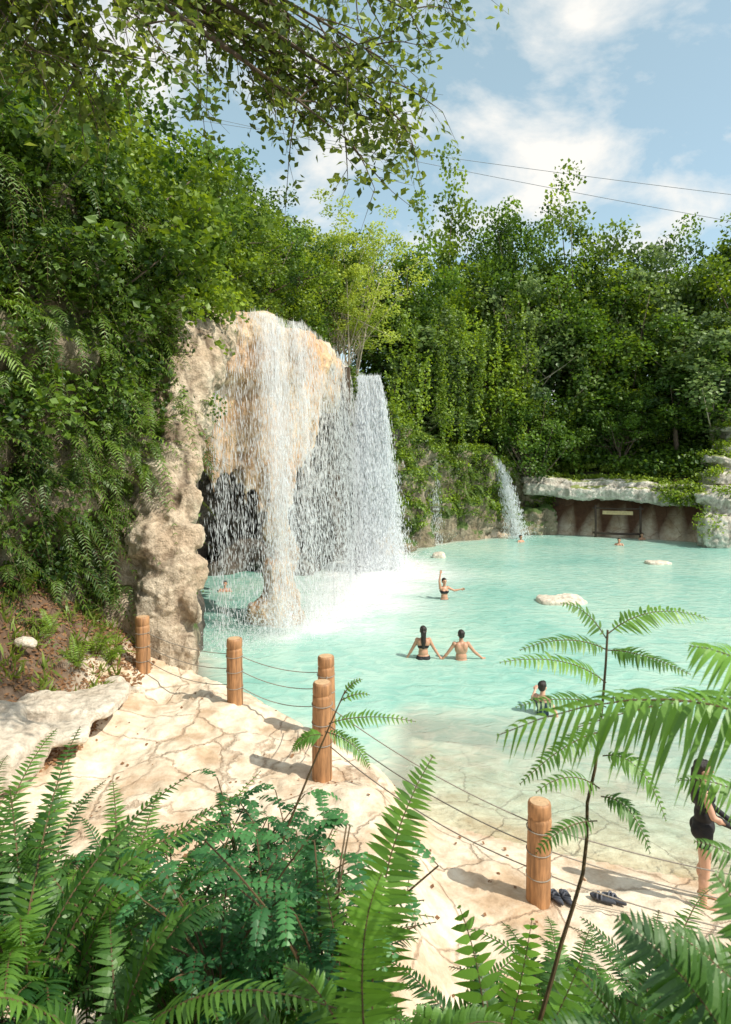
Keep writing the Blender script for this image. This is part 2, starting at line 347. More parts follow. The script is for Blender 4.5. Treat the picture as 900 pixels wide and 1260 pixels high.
# ---------------- leaves
def leaves(g, P, size, tint, up=.5, asp=.42, m=0, droop=0):
    N = len(P); n = nrm(rng.normal(size=(N, 3))+np.array([.35*up, -.45*up, up*1.6])); r = rng.normal(size=(N, 3)); r[:, 2] -= droop
    v = nrm(np.cross(n, r)); u = np.cross(v, n)
    sz = (size*rng.uniform(.6, 1.3, N))[:, None]; w = sz*asp
    V = np.stack([P, P+u*sz*.45+v*w+n*sz*.08, P+u*sz, P+u*sz*.45-v*w+n*sz*.08], 1).reshape(-1, 3)
    b = np.arange(N)[:, None]*4; g.add(V, np.hstack([b, b+1, b+2, b+3]), tint=np.repeat(np.clip(tint+rng.uniform(-.2, .2, N), 0, 1), 4), m=m)
def clumps(g, C, R, per, size, tint=.5, up=.7, flat=.6, **k):
    C = np.asarray(C, float); n = len(C); R = np.broadcast_to(R, (n,))
    d = nrm(rng.normal(size=(n, per, 3)))*rng.uniform(.25, 1, (n, per, 1))**.6
    d[..., 2] *= flat; P = (C[:, None]+d*R[:, None, None]).reshape(-1, 3)
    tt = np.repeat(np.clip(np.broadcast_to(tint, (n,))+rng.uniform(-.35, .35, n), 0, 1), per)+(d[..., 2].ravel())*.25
    leaves(g, P, size, tt, up, **k)
def crown_pts(n, R, hole=.1, seed=0, lobe=.6):
    out = []
    while len(out) < n:
        d = nrm(rng.normal(size=3)); r = rng.uniform(0, 1)**.38
        q = d*r
        lob = 1+lobe*(vnoise((d*2.4+seed*7.7)[None])[0]-.5)*2
        q = q*lob
        if vnoise((q*2.6+seed*3.1)[None])[0] < .30+hole: continue
        out.append(q*np.array(R))
    return np.array(out)
def tree_proto(seed, R, H0, ncl, per, leaf, clr, mat, bark, trunk_r=.25, stems=1, hole=.05, lobe=.6, flat=.6):
    C = crown_pts(ncl, R, hole, seed, lobe)+np.array([0, 0, H0])
    g = Geo()
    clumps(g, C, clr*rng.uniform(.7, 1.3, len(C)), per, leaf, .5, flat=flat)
    crown = g.mesh('crown', [mat])
    t = Geo()
    for s in range(stems):
        lean = rng.normal(size=3)*.5; lean[2] = 0
        top = np.array([0, 0, H0+R[2]*.3])+lean
        pts = bez([0, 0, -.6], top/2+rng.normal(size=3)*.4, top, 10); t.add(*tube(pts, np.linspace(trunk_r, trunk_r*.3, 10)))
        sel = rng.choice(len(C), min(len(C), 34//stems), replace=False)
        for k in sel:
            a = pts[rng.integers(3, 9)]; e = C[k]
            t.add(*tube(bez(a, (a+e)/2+np.array([0, 0, -.3]), e, 5), np.linspace(trunk_r*.35, trunk_r*.06, 5), 5))
    return t.mesh('trunk', [bark], True), crown
def place_tree(proto, x, y, z, s, rz, label, group='trees on the bank', sz=None):
    e = bpy.data.objects.new('tree', None); COL.objects.link(e); e.location = (x, y, z); e.rotation_euler = (0, 0, rz); e.scale = (s, s, sz or s)
    e['label'] = label; e['category'] = 'tree'; e['group'] = group
    for nm, me in zip(('trunk', 'crown'), proto):
        o = bpy.data.objects.new(nm, me); o.parent = e; COL.objects.link(o)
    return e
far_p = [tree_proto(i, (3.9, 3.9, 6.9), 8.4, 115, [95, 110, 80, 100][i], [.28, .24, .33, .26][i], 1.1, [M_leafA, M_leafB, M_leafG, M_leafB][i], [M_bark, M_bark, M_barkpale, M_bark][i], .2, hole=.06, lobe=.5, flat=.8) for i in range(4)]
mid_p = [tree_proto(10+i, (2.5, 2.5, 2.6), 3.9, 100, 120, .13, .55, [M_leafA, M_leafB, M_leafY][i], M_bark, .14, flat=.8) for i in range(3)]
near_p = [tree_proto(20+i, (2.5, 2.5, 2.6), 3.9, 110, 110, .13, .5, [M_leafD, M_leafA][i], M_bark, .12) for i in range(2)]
back = [(500, 300, 41, 1), (548, 232, 46, 0), (600, 262, 45, 3), (652, 240, 47, 1), (705, 248, 46, 0), (752, 262, 46, 3), (800, 285, 45, 2), (850, 272, 46, 1), (905, 300, 43, 0), (950, 280, 45, 1),
        (528, 370, 40.5, 2), (580, 355, 42, 0), (640, 345, 43.5, 2), (770, 345, 43.5, 0), (835, 355, 42, 3), (885, 375, 41, 2), (630, 275, 54, 1), (730, 285, 55, 3), (830, 300, 56, 1), (930, 310, 50, 3), (560, 275, 55, 3), (1010, 290, 44, 1), (1080, 280, 42, 0), (700, 335, 44, 1)]
for i, (u, v, d, k) in enumerate(back):
    top = S(u, v, d); z0 = float(H([top[0]], [d])[0]); s = (top[2]-z0)/15.6
    place_tree(far_p[k], top[0], d, z0, .85+.12*rng.random(), rng.uniform(0, 6.28), 'tall leafy broadleaf tree in dense growth on the bank', 'trees on the far bank', sz=s)
for i, u in enumerate(range(505, 930, 52)):
    d = 42.2+rng.uniform(-.8, 1.2); top = S(u, rng.uniform(425, 485), d); z0 = float(H([top[0]], [d])[0]); s = max(.7, (top[2]-z0)/6.6)
    place_tree(mid_p[i % 2], top[0], d, z0-.5, min(s, 1.3)*1.05, rng.uniform(0, 6.28), 'low bushy tree with leaves down to the ground', 'trees on the far bank', sz=s)
hill = [(10, 90, 12.5), (60, 110, 14), (115, 130, 15), (160, 170, 16), (200, 215, 18), (235, 215, 20), (280, 235, 21), (310, 245, 24), (345, 262, 27), (375, 275, 31), (235, 285, 19.5), (275, 300, 22), (315, 315, 25), (350, 335, 28), (-40, 80, 12), (400, 300, 38), (450, 320, 40), (485, 335, 39.5), (110, 90, 19), (200, 150, 23), (40, 60, 17), (255, 195, 27), (330, 290, 33), (150, 120, 20)]
def roofz(x, y):
    z = float(H([x], [y])[0])
    if 16.5 < y < 33 and x < np.interp(y, LIP[:, 1], LIP[:, 0])+.5: z = max(z, 8.9)
    return z
for i, (u, v, d) in enumerate(hill):
    top = S(u, v, d); z0 = roofz(top[0], d); s = .5 if d < 16 else (.6 if d < 21.5 else (.75 if d < 28 else .95)); s = max(s, min((top[2]-z0)/6.5, 1.2))
    x = top[0]
    if 17 < d < 32: x = min(x, np.interp(d, LIP[:, 1], LIP[:, 0])-1.2*s-.9)
    pr_ = near_p[i % 2] if d < 17 else (mid_p[2] if (i % 5 == 0 and d > 22) else mid_p[i % 2])
    place_tree(pr_, x, d, top[2]-6.5*s, s, rng.uniform(0, 6.28), 'dense green hillside tree above the rock wall', 'trees on the hillside')
g = Geo(); C = crown_pts(170, (2.9, 2.2, 3.4), .0, 5, .4)+np.array([-.1, 0, 4.5]); clumps(g, C, .5, 95, .12, .85, droop=.6)
t = Geo()
for s in range(9):
    a = rng.uniform(0, 6.28); top = np.array([1.8*math.cos(a), 1.2*math.sin(a), rng.uniform(3.0, 5.2)])
    pts = bez([.14*math.cos(a), .14*math.sin(a), -1.8], [.4*math.cos(a), .3*math.sin(a), 1.0], top, 9); t.add(*tube(pts, np.linspace(.06, .018, 9)))
    for k in rng.choice(len(C), 8, replace=False): q = pts[rng.integers(3, 8)]; t.add(*tube(bez(q, (q+C[k])/2, C[k], 4), [.02, .015, .01, .008], 5))
place_tree((t.mesh('trunk', [M_barkpale], True), g.mesh('crown', [M_leafY])), -.72, 30.2, 8.6, 1, 0, 'light green multi stemmed tree with pale trunks beside the falls', 'trees on the hillside')
# ---------------- cascade rock
g = Geo()
for i in range(44):
    t_ = i/43; q = lip(t_); n_ = -lipn(t_)
    for off, z_, r_, h_ in ((.85, 8.42, 1.0, .58), (1.0, 7.6, 1.0, .65), (2.4, 8.2, 1.6, .9)):
        o_ = off+rng.uniform(-.10, .12)
        chunk(g, (q[0]+n_[0]*o_, q[1]+n_[1]*o_, z_+rng.uniform(-.06, .05)), (r_, r_, h_))
for x in np.arange(-11, -3, 1.5):
    for y in np.arange(18.6, 34, 1.6):
        if x < np.interp(y, LIP[:, 1], LIP[:, 0])-1.8: blob(g, (x+rng.uniform(-.3, .3), y, 8.0+rng.uniform(-.3, .3)), (1.6, 1.6, 1.25))
for z in np.arange(7.4, 8.7, .5): chunk(g, (-4.9, 17.0, z), (.9, .8, .5)); chunk(g, (-5.6, 17.4, z), (1, 1, .6))
def lipd(u): return np.interp(u, [238, 250, 290, 330, 370, 392], [17.2, 17.3, 17.9, 18.6, 19.8, 21.4])
for u in np.arange(240, 394, 7):
    d = lipd(u)+1.05+rng.uniform(-.25, .25); lo = np.interp(u, [238, 255, 275, 295, 310, 330, 345, 365, 392], [560, 595, 560, 605, 575, 640, 640, 590, 520])
    top = S(u, 440, d+.3); bt = S(u, lo-30, d); k = rng.uniform(-.15, .15)
    pts = bez(top, (top+bt)/2+[k, -.1, 0], bt, 6); g.add(*tube(pts, np.linspace(.78, .26, 6)*rng.uniform(.85, 1.1), 10))
    e = S(u+rng.uniform(-4, 4), lo+rng.uniform(-5, 30), d); g.add(*tube([bt+[0, 0, .3], (bt+e)/2, e], [.25, .14, .03], 8))
    for _ in range(3):
        e = S(u+rng.uniform(-8, 8), lo-15+rng.uniform(-15, 40), d+rng.uniform(-.3, .6)); g.add(*tube([e+[0, 0, 1.4], e+[0, 0, .5], e], [.24, .11, .02], 8))
pil = [(352, 520, 20.6, .60), (346, 580, 20.2, .48), (342, 630, 20.0, .40), (346, 680, 19.85, .44), (343, 720, 19.7, .56), (340, 762, 19.5, .72), (340, 790, 19.5, .9)]
for (a, b_) in zip(pil[:-1], pil[1:]):
    for k in np.linspace(0, 1, 5, endpoint=False):
        u, v, d, r = [a[j]*(1-k)+b_[j]*k for j in range(4)]; chunk(g, S(u, v, d)+rng.normal(size=3)*.10, (r*rng.uniform(.8, 1.15), r*rng.uniform(.8, 1.1), .42))
for k in range(9): a = rng.uniform(0, 6.28); chunk(g, S(343, 762, 19.6)+np.array([.7*math.cos(a), .55*math.sin(a), rng.uniform(-.1, .3)]), (.32, .32, .3))
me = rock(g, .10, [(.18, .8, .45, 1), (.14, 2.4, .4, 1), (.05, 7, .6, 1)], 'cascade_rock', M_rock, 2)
cascV, cascN = getV(me), getN(me)
add('cliff', me, kind='structure', label='peach limestone overhang with dripstone curtain and ragged pillar', cat='rock formation')
g = Geo()
for z in np.arange(0, 8.4, .9):
    chunk(g, (-2.4+rng.uniform(-.3, .3), 30.9, z), (1.4, 1.0, .8)); chunk(g, (-1.0+rng.uniform(-.2, .2), 31.9, z), (1.3, .9, .8)); chunk(g, (.5+rng.uniform(-.3, .3), 33.4, z*.85), (1.2, .9, .8))
    chunk(g, (-4.8+rng.uniform(-.3, .3), 31.5, z), (1.8, 1.1, .9)); chunk(g, (-7.4+rng.uniform(-.3, .3), 30.5, z), (1.9, 1.3, .9)); chunk(g, (-9.4, 28+rng.uniform(-.5, .5), z), (1.5, 2.2, .9)); blob(g, (-9.0, 24.5, z), (1.7, 2.4, 1.0)); blob(g, (-8.2, 21.4, z), (1.6, 2, 1.0)); blob(g, (-7.0, 18.9, z), (1.9, 1.7, 1.0))
    chunk(g, (-5.35+rng.uniform(-.15, .15), 16.6, z), (.95, 1.1, .9))
for k in range(14): a = rng.uniform(0, 1); chunk(g, (-7.6+a*5, 29.2-rng.uniform(0, 1.6), rng.uniform(-.2, .9)), (.9, .8, .6))
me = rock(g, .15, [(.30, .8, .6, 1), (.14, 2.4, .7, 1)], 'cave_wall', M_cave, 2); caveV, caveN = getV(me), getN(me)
add('cliff', me, kind='structure', label='dark cave wall behind the falling water', cat='cave')
# left standing column
g = Geo()
colp = [(205, 838, 12.6, .56), (198, 780, 12.8, .58), (205, 730, 12.9, .52), (196, 680, 13.1, .54), (200, 630, 13.4, .54), (207, 585, 13.8, .58), (212, 540, 14.2, .64), (220, 495, 14.8, .74), (226, 455, 15.6, .9), (234, 425, 16.6, 1.0), (242, 415, 17.6, 1.0), (250, 412, 18.4, 1.0)]
for (a, b_) in zip(colp[:-1], colp[1:]):
    for k in np.linspace(0, 1, 4, endpoint=False):
        u, v, d, r = [a[j]*(1-k)+b_[j]*k for j in range(4)]
        blob(g, S(u, v, d)+rng.normal(size=3)*.10, (r*rng.uniform(.75, 1.0), r*rng.uniform(.8, 1.1), r*rng.uniform(.7, 1.0)), rng.uniform(0, 3), 0, .7)
        chunk(g, S(u-26, v, d)+rng.normal(size=3)*.1+[-.3, .3, 0], (r, r, .7))
for k in range(36): u = rng.uniform(172, 238); v = rng.uniform(455, 825); d = np.interp(v, [455, 640, 838], [15.0, 13.0, 12.3]); chunk(g, S(u, v, d), (rng.uniform(.14, .26), .26, rng.uniform(.18, .45)))
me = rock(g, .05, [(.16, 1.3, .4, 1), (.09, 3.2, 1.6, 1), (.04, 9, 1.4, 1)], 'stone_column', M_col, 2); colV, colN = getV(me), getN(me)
add('cliff', me, kind='structure', label='craggy cream stone column at the edge of the terrace', cat='rock formation')
# left green cliff
g = Geo()
path = [(-5.2, 16.2), (-5.3, 15.2), (-5.5, 13.8), (-6.1, 12.4), (-6.9, 11), (-7.7, 9.6), (-8.7, 8.0)]
for i, (x, y) in enumerate(path):
    for z in np.arange(.6, 10.2, .9):
        k = np.interp(z, [0, 3, 6, 10], [.1, 0, .35, -.1])
        blob(g, (x+k*.8+rng.uniform(-.25, .25)-.3, y-k*.3+rng.uniform(-.2, .2), z), (1.1*rng.uniform(.8, 1.15), 1.2, .9))
me = rock(g, .14, [(.25, 1.0, .8), (.08, 3.5, 1)], 'green_cliff', M_cliff)
leftV, leftN = getV(me), getN(me)
add('cliff', me, kind='structure', label='shaded rock wall covered with ferns and climbers', cat='cliff')
# far bank cliff
g = Geo()
for x, y, h in [(1.6, 34.2, 6.5), (2.6, 36, 6), (4, 37.6, 5.6), (5.4, 38.7, 5.2), (6.8, 39.6, 5), (8.2, 40.7, 4.8), (9.6, 42.4, 4.4), (11, 42.6, 4.0)]:
    for z in np.arange(0, h, .7): chunk(g, (x+rng.uniform(-.35, .35), y+rng.uniform(-.25, .3)+z*.08, z), (1.1, .95, .6))
me = rock(g, .13, [(.32, .9, 1.0, 1), (.14, 3, 1, 1)], 'bank_cliff', M_cliff)
bankV, bankN = getV(me), getN(me)
add('cliff', me, kind='structure', label='mossy grey cliff along the far shore', cat='cliff')
# ledge
g = Geo()
def ledgey(x): return np.interp(x, [11, 16, 20.6], [41.2, 39.3, 37.0])
for i, x in enumerate(np.arange(11.0, 20.8, .6)):
    y = ledgey(x); dz = .08*math.sin(x*1.3)
    blob(g, (x, y+.6+rng.uniform(-.22, .22), 2.85+dz+rng.uniform(-.06, .06)-.04*(x-11)), (.9, 1.3, .46), rng.uniform(-.3, .3)-.3, rng.uniform(-.05, .05), .38)
    blob(g, (x, y+1.2+rng.uniform(-.4, .2), 3.35+dz-.04*(x-11)), (1.0, 1.2, .3), rng.uniform(-.3, .3)-.3, rng.uniform(-.05, .05), .38)
me = rock(g, .08, [(.14, 1.0, 2.0, 1), (.09, 3.5, 2.0, 1), (.04, 9, 1, 1)], 'ledge', M_pale, 1); ledV, ledN = getV(me), getN(me)
add('cliff', me, kind='structure', label='pale overhanging limestone ledge over a low grotto', cat='rock ledge')
g = Geo()
for x in np.arange(11.4, 20.5, .9):
    y = ledgey(x)+1.5
    for z in (.2, 1.1, 2.0): chunk(g, (x, y+.5, z), (.85, .6, .65))
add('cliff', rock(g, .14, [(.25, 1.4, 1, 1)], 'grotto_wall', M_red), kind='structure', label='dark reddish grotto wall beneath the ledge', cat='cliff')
def rockpile(lst, voxel, label, mat, disp=((.16, 1.6, 1, 1), (.06, 5, 1, 1)), cat='rock', box=.62):
    g = Geo()
    for c_, r_ in lst: blob(g, c_, r_, rng.uniform(-.4, .4), rng.uniform(-.1, .1), box)
    me = rock(g, voxel, disp, 'rock', mat, 1)
    o = add('rock', me, label=label, cat=cat); return o, getV(me), getN(me)
_, s1V, s1N = rockpile([(S(880, 655, 35.5), (.9, .9, 1.1)), (S(895, 625, 36), (1.2, 1.0, 1.1)), (S(872, 612, 36.5), (.8, .8, .4))], .08, 'large pale cracked boulder standing at the shore', M_pale, ((.28, 1.2, 1.3, 1), (.10, 3.5, 1, 1)))
_, sV, sN = rockpile([(S(890, 590, 38.6), (1.5, 1.4, .6)), (S(893, 568, 38.9), (1.3, 1.1, .4)), (S(915, 570, 39.6), (2.0, 1.6, 1.0)), (S(905, 552, 39.4), (1.2, 1.1, .35)), (S(900, 528, 40.2), (1.1, 1.1, .3)), (S(925, 560, 40), (1.8, 1.8, 2.0))], .10, 'stacked pale rock slabs on the green bank', M_pale, ((.3, 1.1, 1.5, 1), (.12, 3.5, 1, 1)))
rockpile([(S(655, 645, 41.4), (1.0, .9, 1.1)), (S(640, 652, 41), (.8, .7, .6)), (S(672, 640, 41.2), (.7, .7, 1.0))], .09, 'light rough rock shoulder beside the small cascade', M_cliff, ((.3, 1.1, 1, 1), (.12, 3.5, 1, 1)))
rockpile([(S(690, 741, 22.2)+[0, 0, .02], (.85, .6, .2)), (S(700, 738, 22.4), (.45, .4, .22))], .05, 'flat pale boulder rising from the shallow water', M_boulder, ((.09, 1.8, 1, 1), (.04, 6, 1, 1)))
rockpile([(S(810, 693, 30)+[0, 0, 0], (.6, .4, .13))], .05, 'small flat stone barely above the water', M_boulder, ((.05, 1.8, 1), (.03, 6, 1)))
rockpile([(S(540, 686, 31.8)+[0, 0, .05], (.32, .3, .22))], .04, 'small round pale stone in the lagoon', M_boulder, ((.04, 1.8, 1), (.02, 6, 1)))
rockpile([(S(5, 930, 7.7), (.40, .6, .32)), (S(-25, 912, 8.0), (.55, .6, .38))], .035, 'big flat cream boulder beside the terrace', M_boulder, ((.08, 1.4, 1, 1), (.03, 5, 1, 1)), box=.6)
rockpile([(S(75, 898, 8.7), (.42, .5, .11)), (S(108, 866, 9.4), (.5, .5, .12)), (S(52, 870, 9.2), (.4, .4, .16)), (S(132, 855, 10.2), (.36, .36, .14))], .03, 'low flat cream rocks edging the leaf litter', M_boulder, ((.08, 1.6, 1, 1), (.03, 5, 1, 1)), box=.5)
for u, v, d in [(140, 838, 10.8), (165, 850, 10.9), (30, 790, 9.9)]:
    r = .15
    rockpile([(S(u, v, d), (r, r*.8, r*.55)), (S(u, v, d)+np.array([r*.6, .05, -.05]), (r*.6, r*.6, r*.45))], .03, 'small weathered limestone rock lying on the ground', M_boulder, ((.05, 3, 1, 1),))
# ---------------- waterfalls
def fallshader(name, veil):
    m, nt, nd, L, out = newmat(name)
    d1 = nd('BsdfDiffuse'); d1.inputs[0].default_value = (.90, .92, .94, 1); t1 = nd('BsdfTranslucent'); t1.inputs[0].default_value = (.92, .94, .96, 1)
    x1 = nd('MixShader'); x1.inputs[0].default_value = .5; L(d1.outputs[0], x1.inputs[1]); L(t1.outputs[0], x1.inputs[2])
    if not veil:
        tp = nd('BsdfTransparent'); x2 = nd('MixShader'); x2.inputs[0].default_value = .78; L(tp.outputs[0], x2.inputs[1]); L(x1.outputs[0], x2.inputs[2]); L(x2.outputs[0], out.inputs[0]); return m
    g_ = nd('NewGeometry'); mp = nd('Mapping'); mp.inputs['Scale'].default_value = (11, 11, .4); L(g_.outputs['Position'], mp.inputs[0])
    n1 = nd('TexNoise', Scale=1, Detail=7, Roughness=.75); L(mp.outputs[0], n1.inputs[0])
    n2 = nd('TexNoise', Scale=12, Detail=4, Roughness=.75); L(g_.outputs['Position'], n2.inputs[0])
    at = nd('Attribute', attribute_name='tint')
    s1 = nd('Math', operation='ADD'); L(n1.outputs[0], s1.inputs[0]); L(at.outputs['Fac'], s1.inputs[1])
    s2 = nd('Math', operation='MULTIPLY_ADD'); L(n2.outputs[0], s2.inputs[0]); s2.inputs[1].default_value = .35; L(s1.outputs[0], s2.inputs[2])
    mr = nd('MapRange'); mr.inputs['From Min'].default_value = .95; mr.inputs['From Max'].default_value = 1.50; mr.inputs['To Max'].default_value = .75; L(s2.outputs[0], mr.inputs['Value'])
    tp = nd('BsdfTransparent'); x2 = nd('MixShader'); L(mr.outputs[0], x2.inputs[0]); L(tp.outputs[0], x2.inputs[1]); L(x1.outputs[0], x2.inputs[2]); L(x2.outputs[0], out.inputs[0]); return m
M_drop = fallshader('falling_water', False); M_veil = fallshader('falling_veil', True)
def streaks(g, P, ln, w, vel):
    N = len(P); d = nrm(vel); a = rng.uniform(0, 3.14159, N); s = nrm(np.cross(d, np.stack([np.cos(a), np.sin(a), 0*a], -1)))
    ln = np.broadcast_to(ln, (N,))[:, None]; w = np.broadcast_to(w, (N,))[:, None]
    for s_ in (s, np.cross(d, s)):
        V = np.stack([P-d*ln*.5, P+s_*w, P+d*ln*.5, P-s_*w], 1).reshape(-1, 3); b = np.arange(N)[:, None]*4
        g.add(V, np.hstack([b, b+1, b+2, b+3]), m=0)
def fall(name, lipf, outf, zt, zb, throw, dens, N, W=.014, spread=.12, fan=0., veil=True, label='', vgain=0., splash=5):
    g = Geo(); tt = np.zeros(0)
    while len(tt) < N:
        c_ = rng.random(N); k_ = rng.random(N) < dens(c_); tt = np.concatenate([tt, c_[k_]])
    tt = tt[:N]; st = np.floor(tt*200)/200+rng.normal(size=N)*.0012; use = rng.random(N) < .65; tt = np.where(use, st, tt)
    zt_ = lambda t: zt+.12*(vnoise(np.stack([t*14, 0*t, 0*t], -1))-.5)
    fall_ = rng.random(N)**.85; q = lipf(tt); o = outf(tt)
    k = np.sqrt(fall_); thr = throw*(.7+.5*rng.random(N))
    P = np.zeros((N, 3)); P[:, :2] = q+o*(thr*k)[:, None]; P[:, 2] = zt_(tt)-(zt-zb)*fall_+.05
    sd_ = rng.normal(size=(N, 3))*spread*(.15+fall_[:, None]*1.0); sd_[:, 2] *= .5; P += sd_
    tang = np.stack([-o[:, 1], o[:, 0], 0*tt], -1); P += tang*((tt-.5)*fan*fall_)[:, None]
    vel = np.stack([o[:, 0]*thr*.12, o[:, 1]*thr*.12, -np.full(N, 1.)], -1)+rng.normal(size=(N, 3))*.03
    P[:, 2] = np.maximum(P[:, 2], zb+.02)
    streaks(g, P, rng.uniform(.05, .38, N)*(1-.5*fall_), W*rng.uniform(.35, 1.2, N), vel)
    nb = N//splash; ib = rng.integers(0, N, nb); P = np.zeros((nb, 3)); P[:, :2] = q[ib]+o[ib]*throw; P += rng.normal(size=(nb, 3))*np.array([.6, .6, .0]); P[:, 2] = zb+np.abs(rng.normal(size=nb))*.5
    P += tang[ib]*((tt[ib]-.5)*fan)[:, None]
    streaks(g, P, rng.uniform(.02, .06, nb), W*.9, rng.normal(size=(nb, 3)))
    if veil:
        nt_, nz = 200, 30; T_, Zf = np.meshgrid(np.linspace(0, 1, nt_), np.linspace(0, 1, nz)); T_ = T_.ravel(); Zf = Zf.ravel()
        for ly in range(2):
            q = lipf(T_); o = outf(T_); V = np.zeros((len(T_), 3)); V[:, :2] = q+o*(throw*(.8+.3*ly)*np.sqrt(Zf))[:, None]
            tg_ = np.stack([-o[:, 1], o[:, 0]], -1); V[:, :2] += tg_*((T_-.5)*fan*Zf)[:, None]
            V[:, :2] += (vnoise(np.stack([T_*60, Zf*3, T_*0+ly*9], -1))[:, None]-.5)*.25*o; V[:, 2] = zt_(T_)+.06-(zt-zb)*Zf
            dn = np.minimum(dens(T_)+vgain, 1)-.08-.22*Zf
            idx = np.arange(len(T_)).reshape(nz, nt_); Q = np.stack([idx[:-1, :-1], idx[:-1, 1:], idx[1:, 1:], idx[1:, :-1]], -1).reshape(-1, 4)
            g.add(V, Q, tint=dn*.55+.12, m=1)
    add('waterfall', g.mesh('waterfall', [M_drop, M_veil], True), label=label, cat='waterfall')
def dens1(t): return np.interp(t, [0, .02, .05, .07, .10, .125, .16, .19, .215, .235, .26, .30, .34, .40, .46, .52, .60, .66, .75, .82, .9, 1], [.2, .55, .12, .3, .15, .6, 1, .7, .35, .9, .55, .2, .35, .12, .25, .10, .22, .1, .2, .1, .22, .15])
def cst(v):
    v = np.asarray(v, float); v = v/np.linalg.norm(v); return lambda t: np.broadcast_to(v, (len(np.asarray(t)), 2))
fall('waterfall', lip, lipn, 8.95, 0, .80, dens1, 32000, .009, .11, vgain=-.10, splash=3, label='wide sparkling curtain of water spilling off the rock overhang')
fall('waterfall', lambda t: np.stack([-.5+np.asarray(t)*1.1, 29.2+0*np.asarray(t)], -1), cst((.35, -.93)), 8.5, 0, 1.2, lambda t: .78+.2*np.sin(t*23), 24000, .018, .22, 1.5, label='dense white fall fanning out into the lagoon', vgain=.05)
fall('waterfall', lambda t: np.stack([7.3+np.asarray(t)*.5, 40.0+0*np.asarray(t)], -1), cst((.8, -.6)), 4.9, 0, 2.0, lambda t: .9+0*t, 3000, .024, .09, .3, veil=False, label='narrow cascade sliding down the mossy far bank')
fall('waterfall', lambda t: np.stack([3.5+np.asarray(t)*.4, 36.4+0*np.asarray(t)], -1), cst((.4, -.9)), 5.3, 0, .6, lambda t: .9+0*t, 800, .016, .10, .2, veil=False, label='thin trickle falling over green growth on the bank')
# ---------------- ferns
def frond(g, p0, p1, p2, n, plen, pw, k=3, tint=.5, droop=.35, hint=(0, 0, 1), m=0, tm=1, rr=.004, start=.12, shape=.55, ang=.45):
    t = np.linspace(start, .995, n)[:, None]; p0, p1, p2 = map(lambda a: np.asarray(a, float), (p0, p1, p2))
    C = (1-t)**2*p0+2*t*(1-t)*p1+t*t*p2; T = nrm(2*(1-t)*(p1-p0)+2*t*(p2-p1))
    Sd = nrm(np.cross(T, np.broadcast_to(np.asarray(hint, float), T.shape))); N = np.cross(Sd, T)
    prof = (np.minimum(1, (t[:, 0]-start)/.14+.45)*np.clip((1-t[:, 0])/.6, 0, 1)**shape)*plen+plen*.03
    for sg in (-1, 1):
        an = ang+rng.normal(size=(n, 1))*.07; D = nrm(Sd*sg*np.cos(an)+T*np.sin(an)+N*rng.normal(size=(n, 1))*.12); W = nrm(np.cross(N+rng.normal(size=(n, 3))*.15, D))
        q = np.linspace(0, 1, k+1); ws = np.interp(q, [0, .08, .3, .7, 1], [.45, .95, 1, .62, .02])
        ln = (prof*rng.uniform(.86, 1.08, n))[:, None]
        cen = C[:, None]+D[:, None]*(ln*q[None])[..., None]-np.array([0, 0, 1.])*(droop*ln*q[None]**2)[..., None]+T[:, None]*(ln*.14*q[None]**2)[..., None]
        wid = (pw*(prof/plen)[:, None]**.5*ws[None])[..., None]
        up = N[:, None]*0.25*wid
        V = np.stack([cen+W[:, None]*wid+up, cen-W[:, None]*wid+up], 2)
        V = V.reshape(-1, 3); base = np.arange(n)[:, None]*(2*(k+1))+np.arange(k)[None]*2
        Q = np.stack([base, base+1, base+3, base+2], -1).reshape(-1, 4)
        tn = np.clip(tint+rng.uniform(-.15, .15, n), 0, 1); g.add(V, Q, tint=np.repeat(tn, 2*(k+1)), m=m)
    pts = bez(p0, p1, p2, 9); g.add(*tube(pts, np.linspace(rr, rr*.4, 9), 5), tint=.8, m=tm)
g = Geo()
sel = np.where((leftN[:, 0] > .05) & (leftV[:, 2] > 1.7) & (leftV[:, 1] > 8.5) & (leftV[:, 1] < 14.9))[0]
dens = fbm(leftV[sel]*.6, 2); sel = sel[(dens > -.2) | (leftV[sel][:, 2] > 4)]
def wallfrond(V, N, i, Ls, zlo=2):
    p = V[i]-N[i]*.05; n = N[i]; L_ = rng.uniform(*Ls)
    outd = nrm(n*np.array([1, 1, .2])+rng.normal(size=3)*.6); side = rng.normal(size=3)*.3
    p1 = p+outd*L_*.45+np.array([0, 0, .32*L_]); p2 = p+outd*L_*rng.uniform(.6, .95)+side-np.array([0, 0, L_*rng.uniform(.1, .8)])
    tn = .30+1.1*fbm((p*.7)[None], 2)[0]+.25*np.clip((p[2]-zlo)/5, 0, 1)  # wall shade put into the frond tint, darker toward the bottom
    frond(g, p, p1, p2, 20, rng.uniform(.12, .20), .020, 2, np.clip(tn+rng.uniform(-.2, .25), 0, 1), .3, hint=(rng.normal()*.15, rng.normal()*.15, 1), rr=.005)
for i in rng.choice(sel, 1500): wallfrond(leftV, leftN, i, (.5, 1.5))
sc = np.where((colV[:, 0] < np.interp(colV[:, 1], [12.3, 15, 18], [-4.25, -4.5, -5])) & (colV[:, 2] > 2.2))[0]
if len(sc):
    for i in rng.choice(sc, 150): wallfrond(colV, colN, i, (.4, .9))
sel = np.where((cascN[:, 2] > .2) & (cascV[:, 2] > 8.0))[0]; lipx = np.interp(cascV[sel][:, 1], LIP[:, 1], LIP[:, 0]); sel = sel[(cascV[sel][:, 0] < lipx-1.0) & (cascV[sel][:, 1] < 24)]
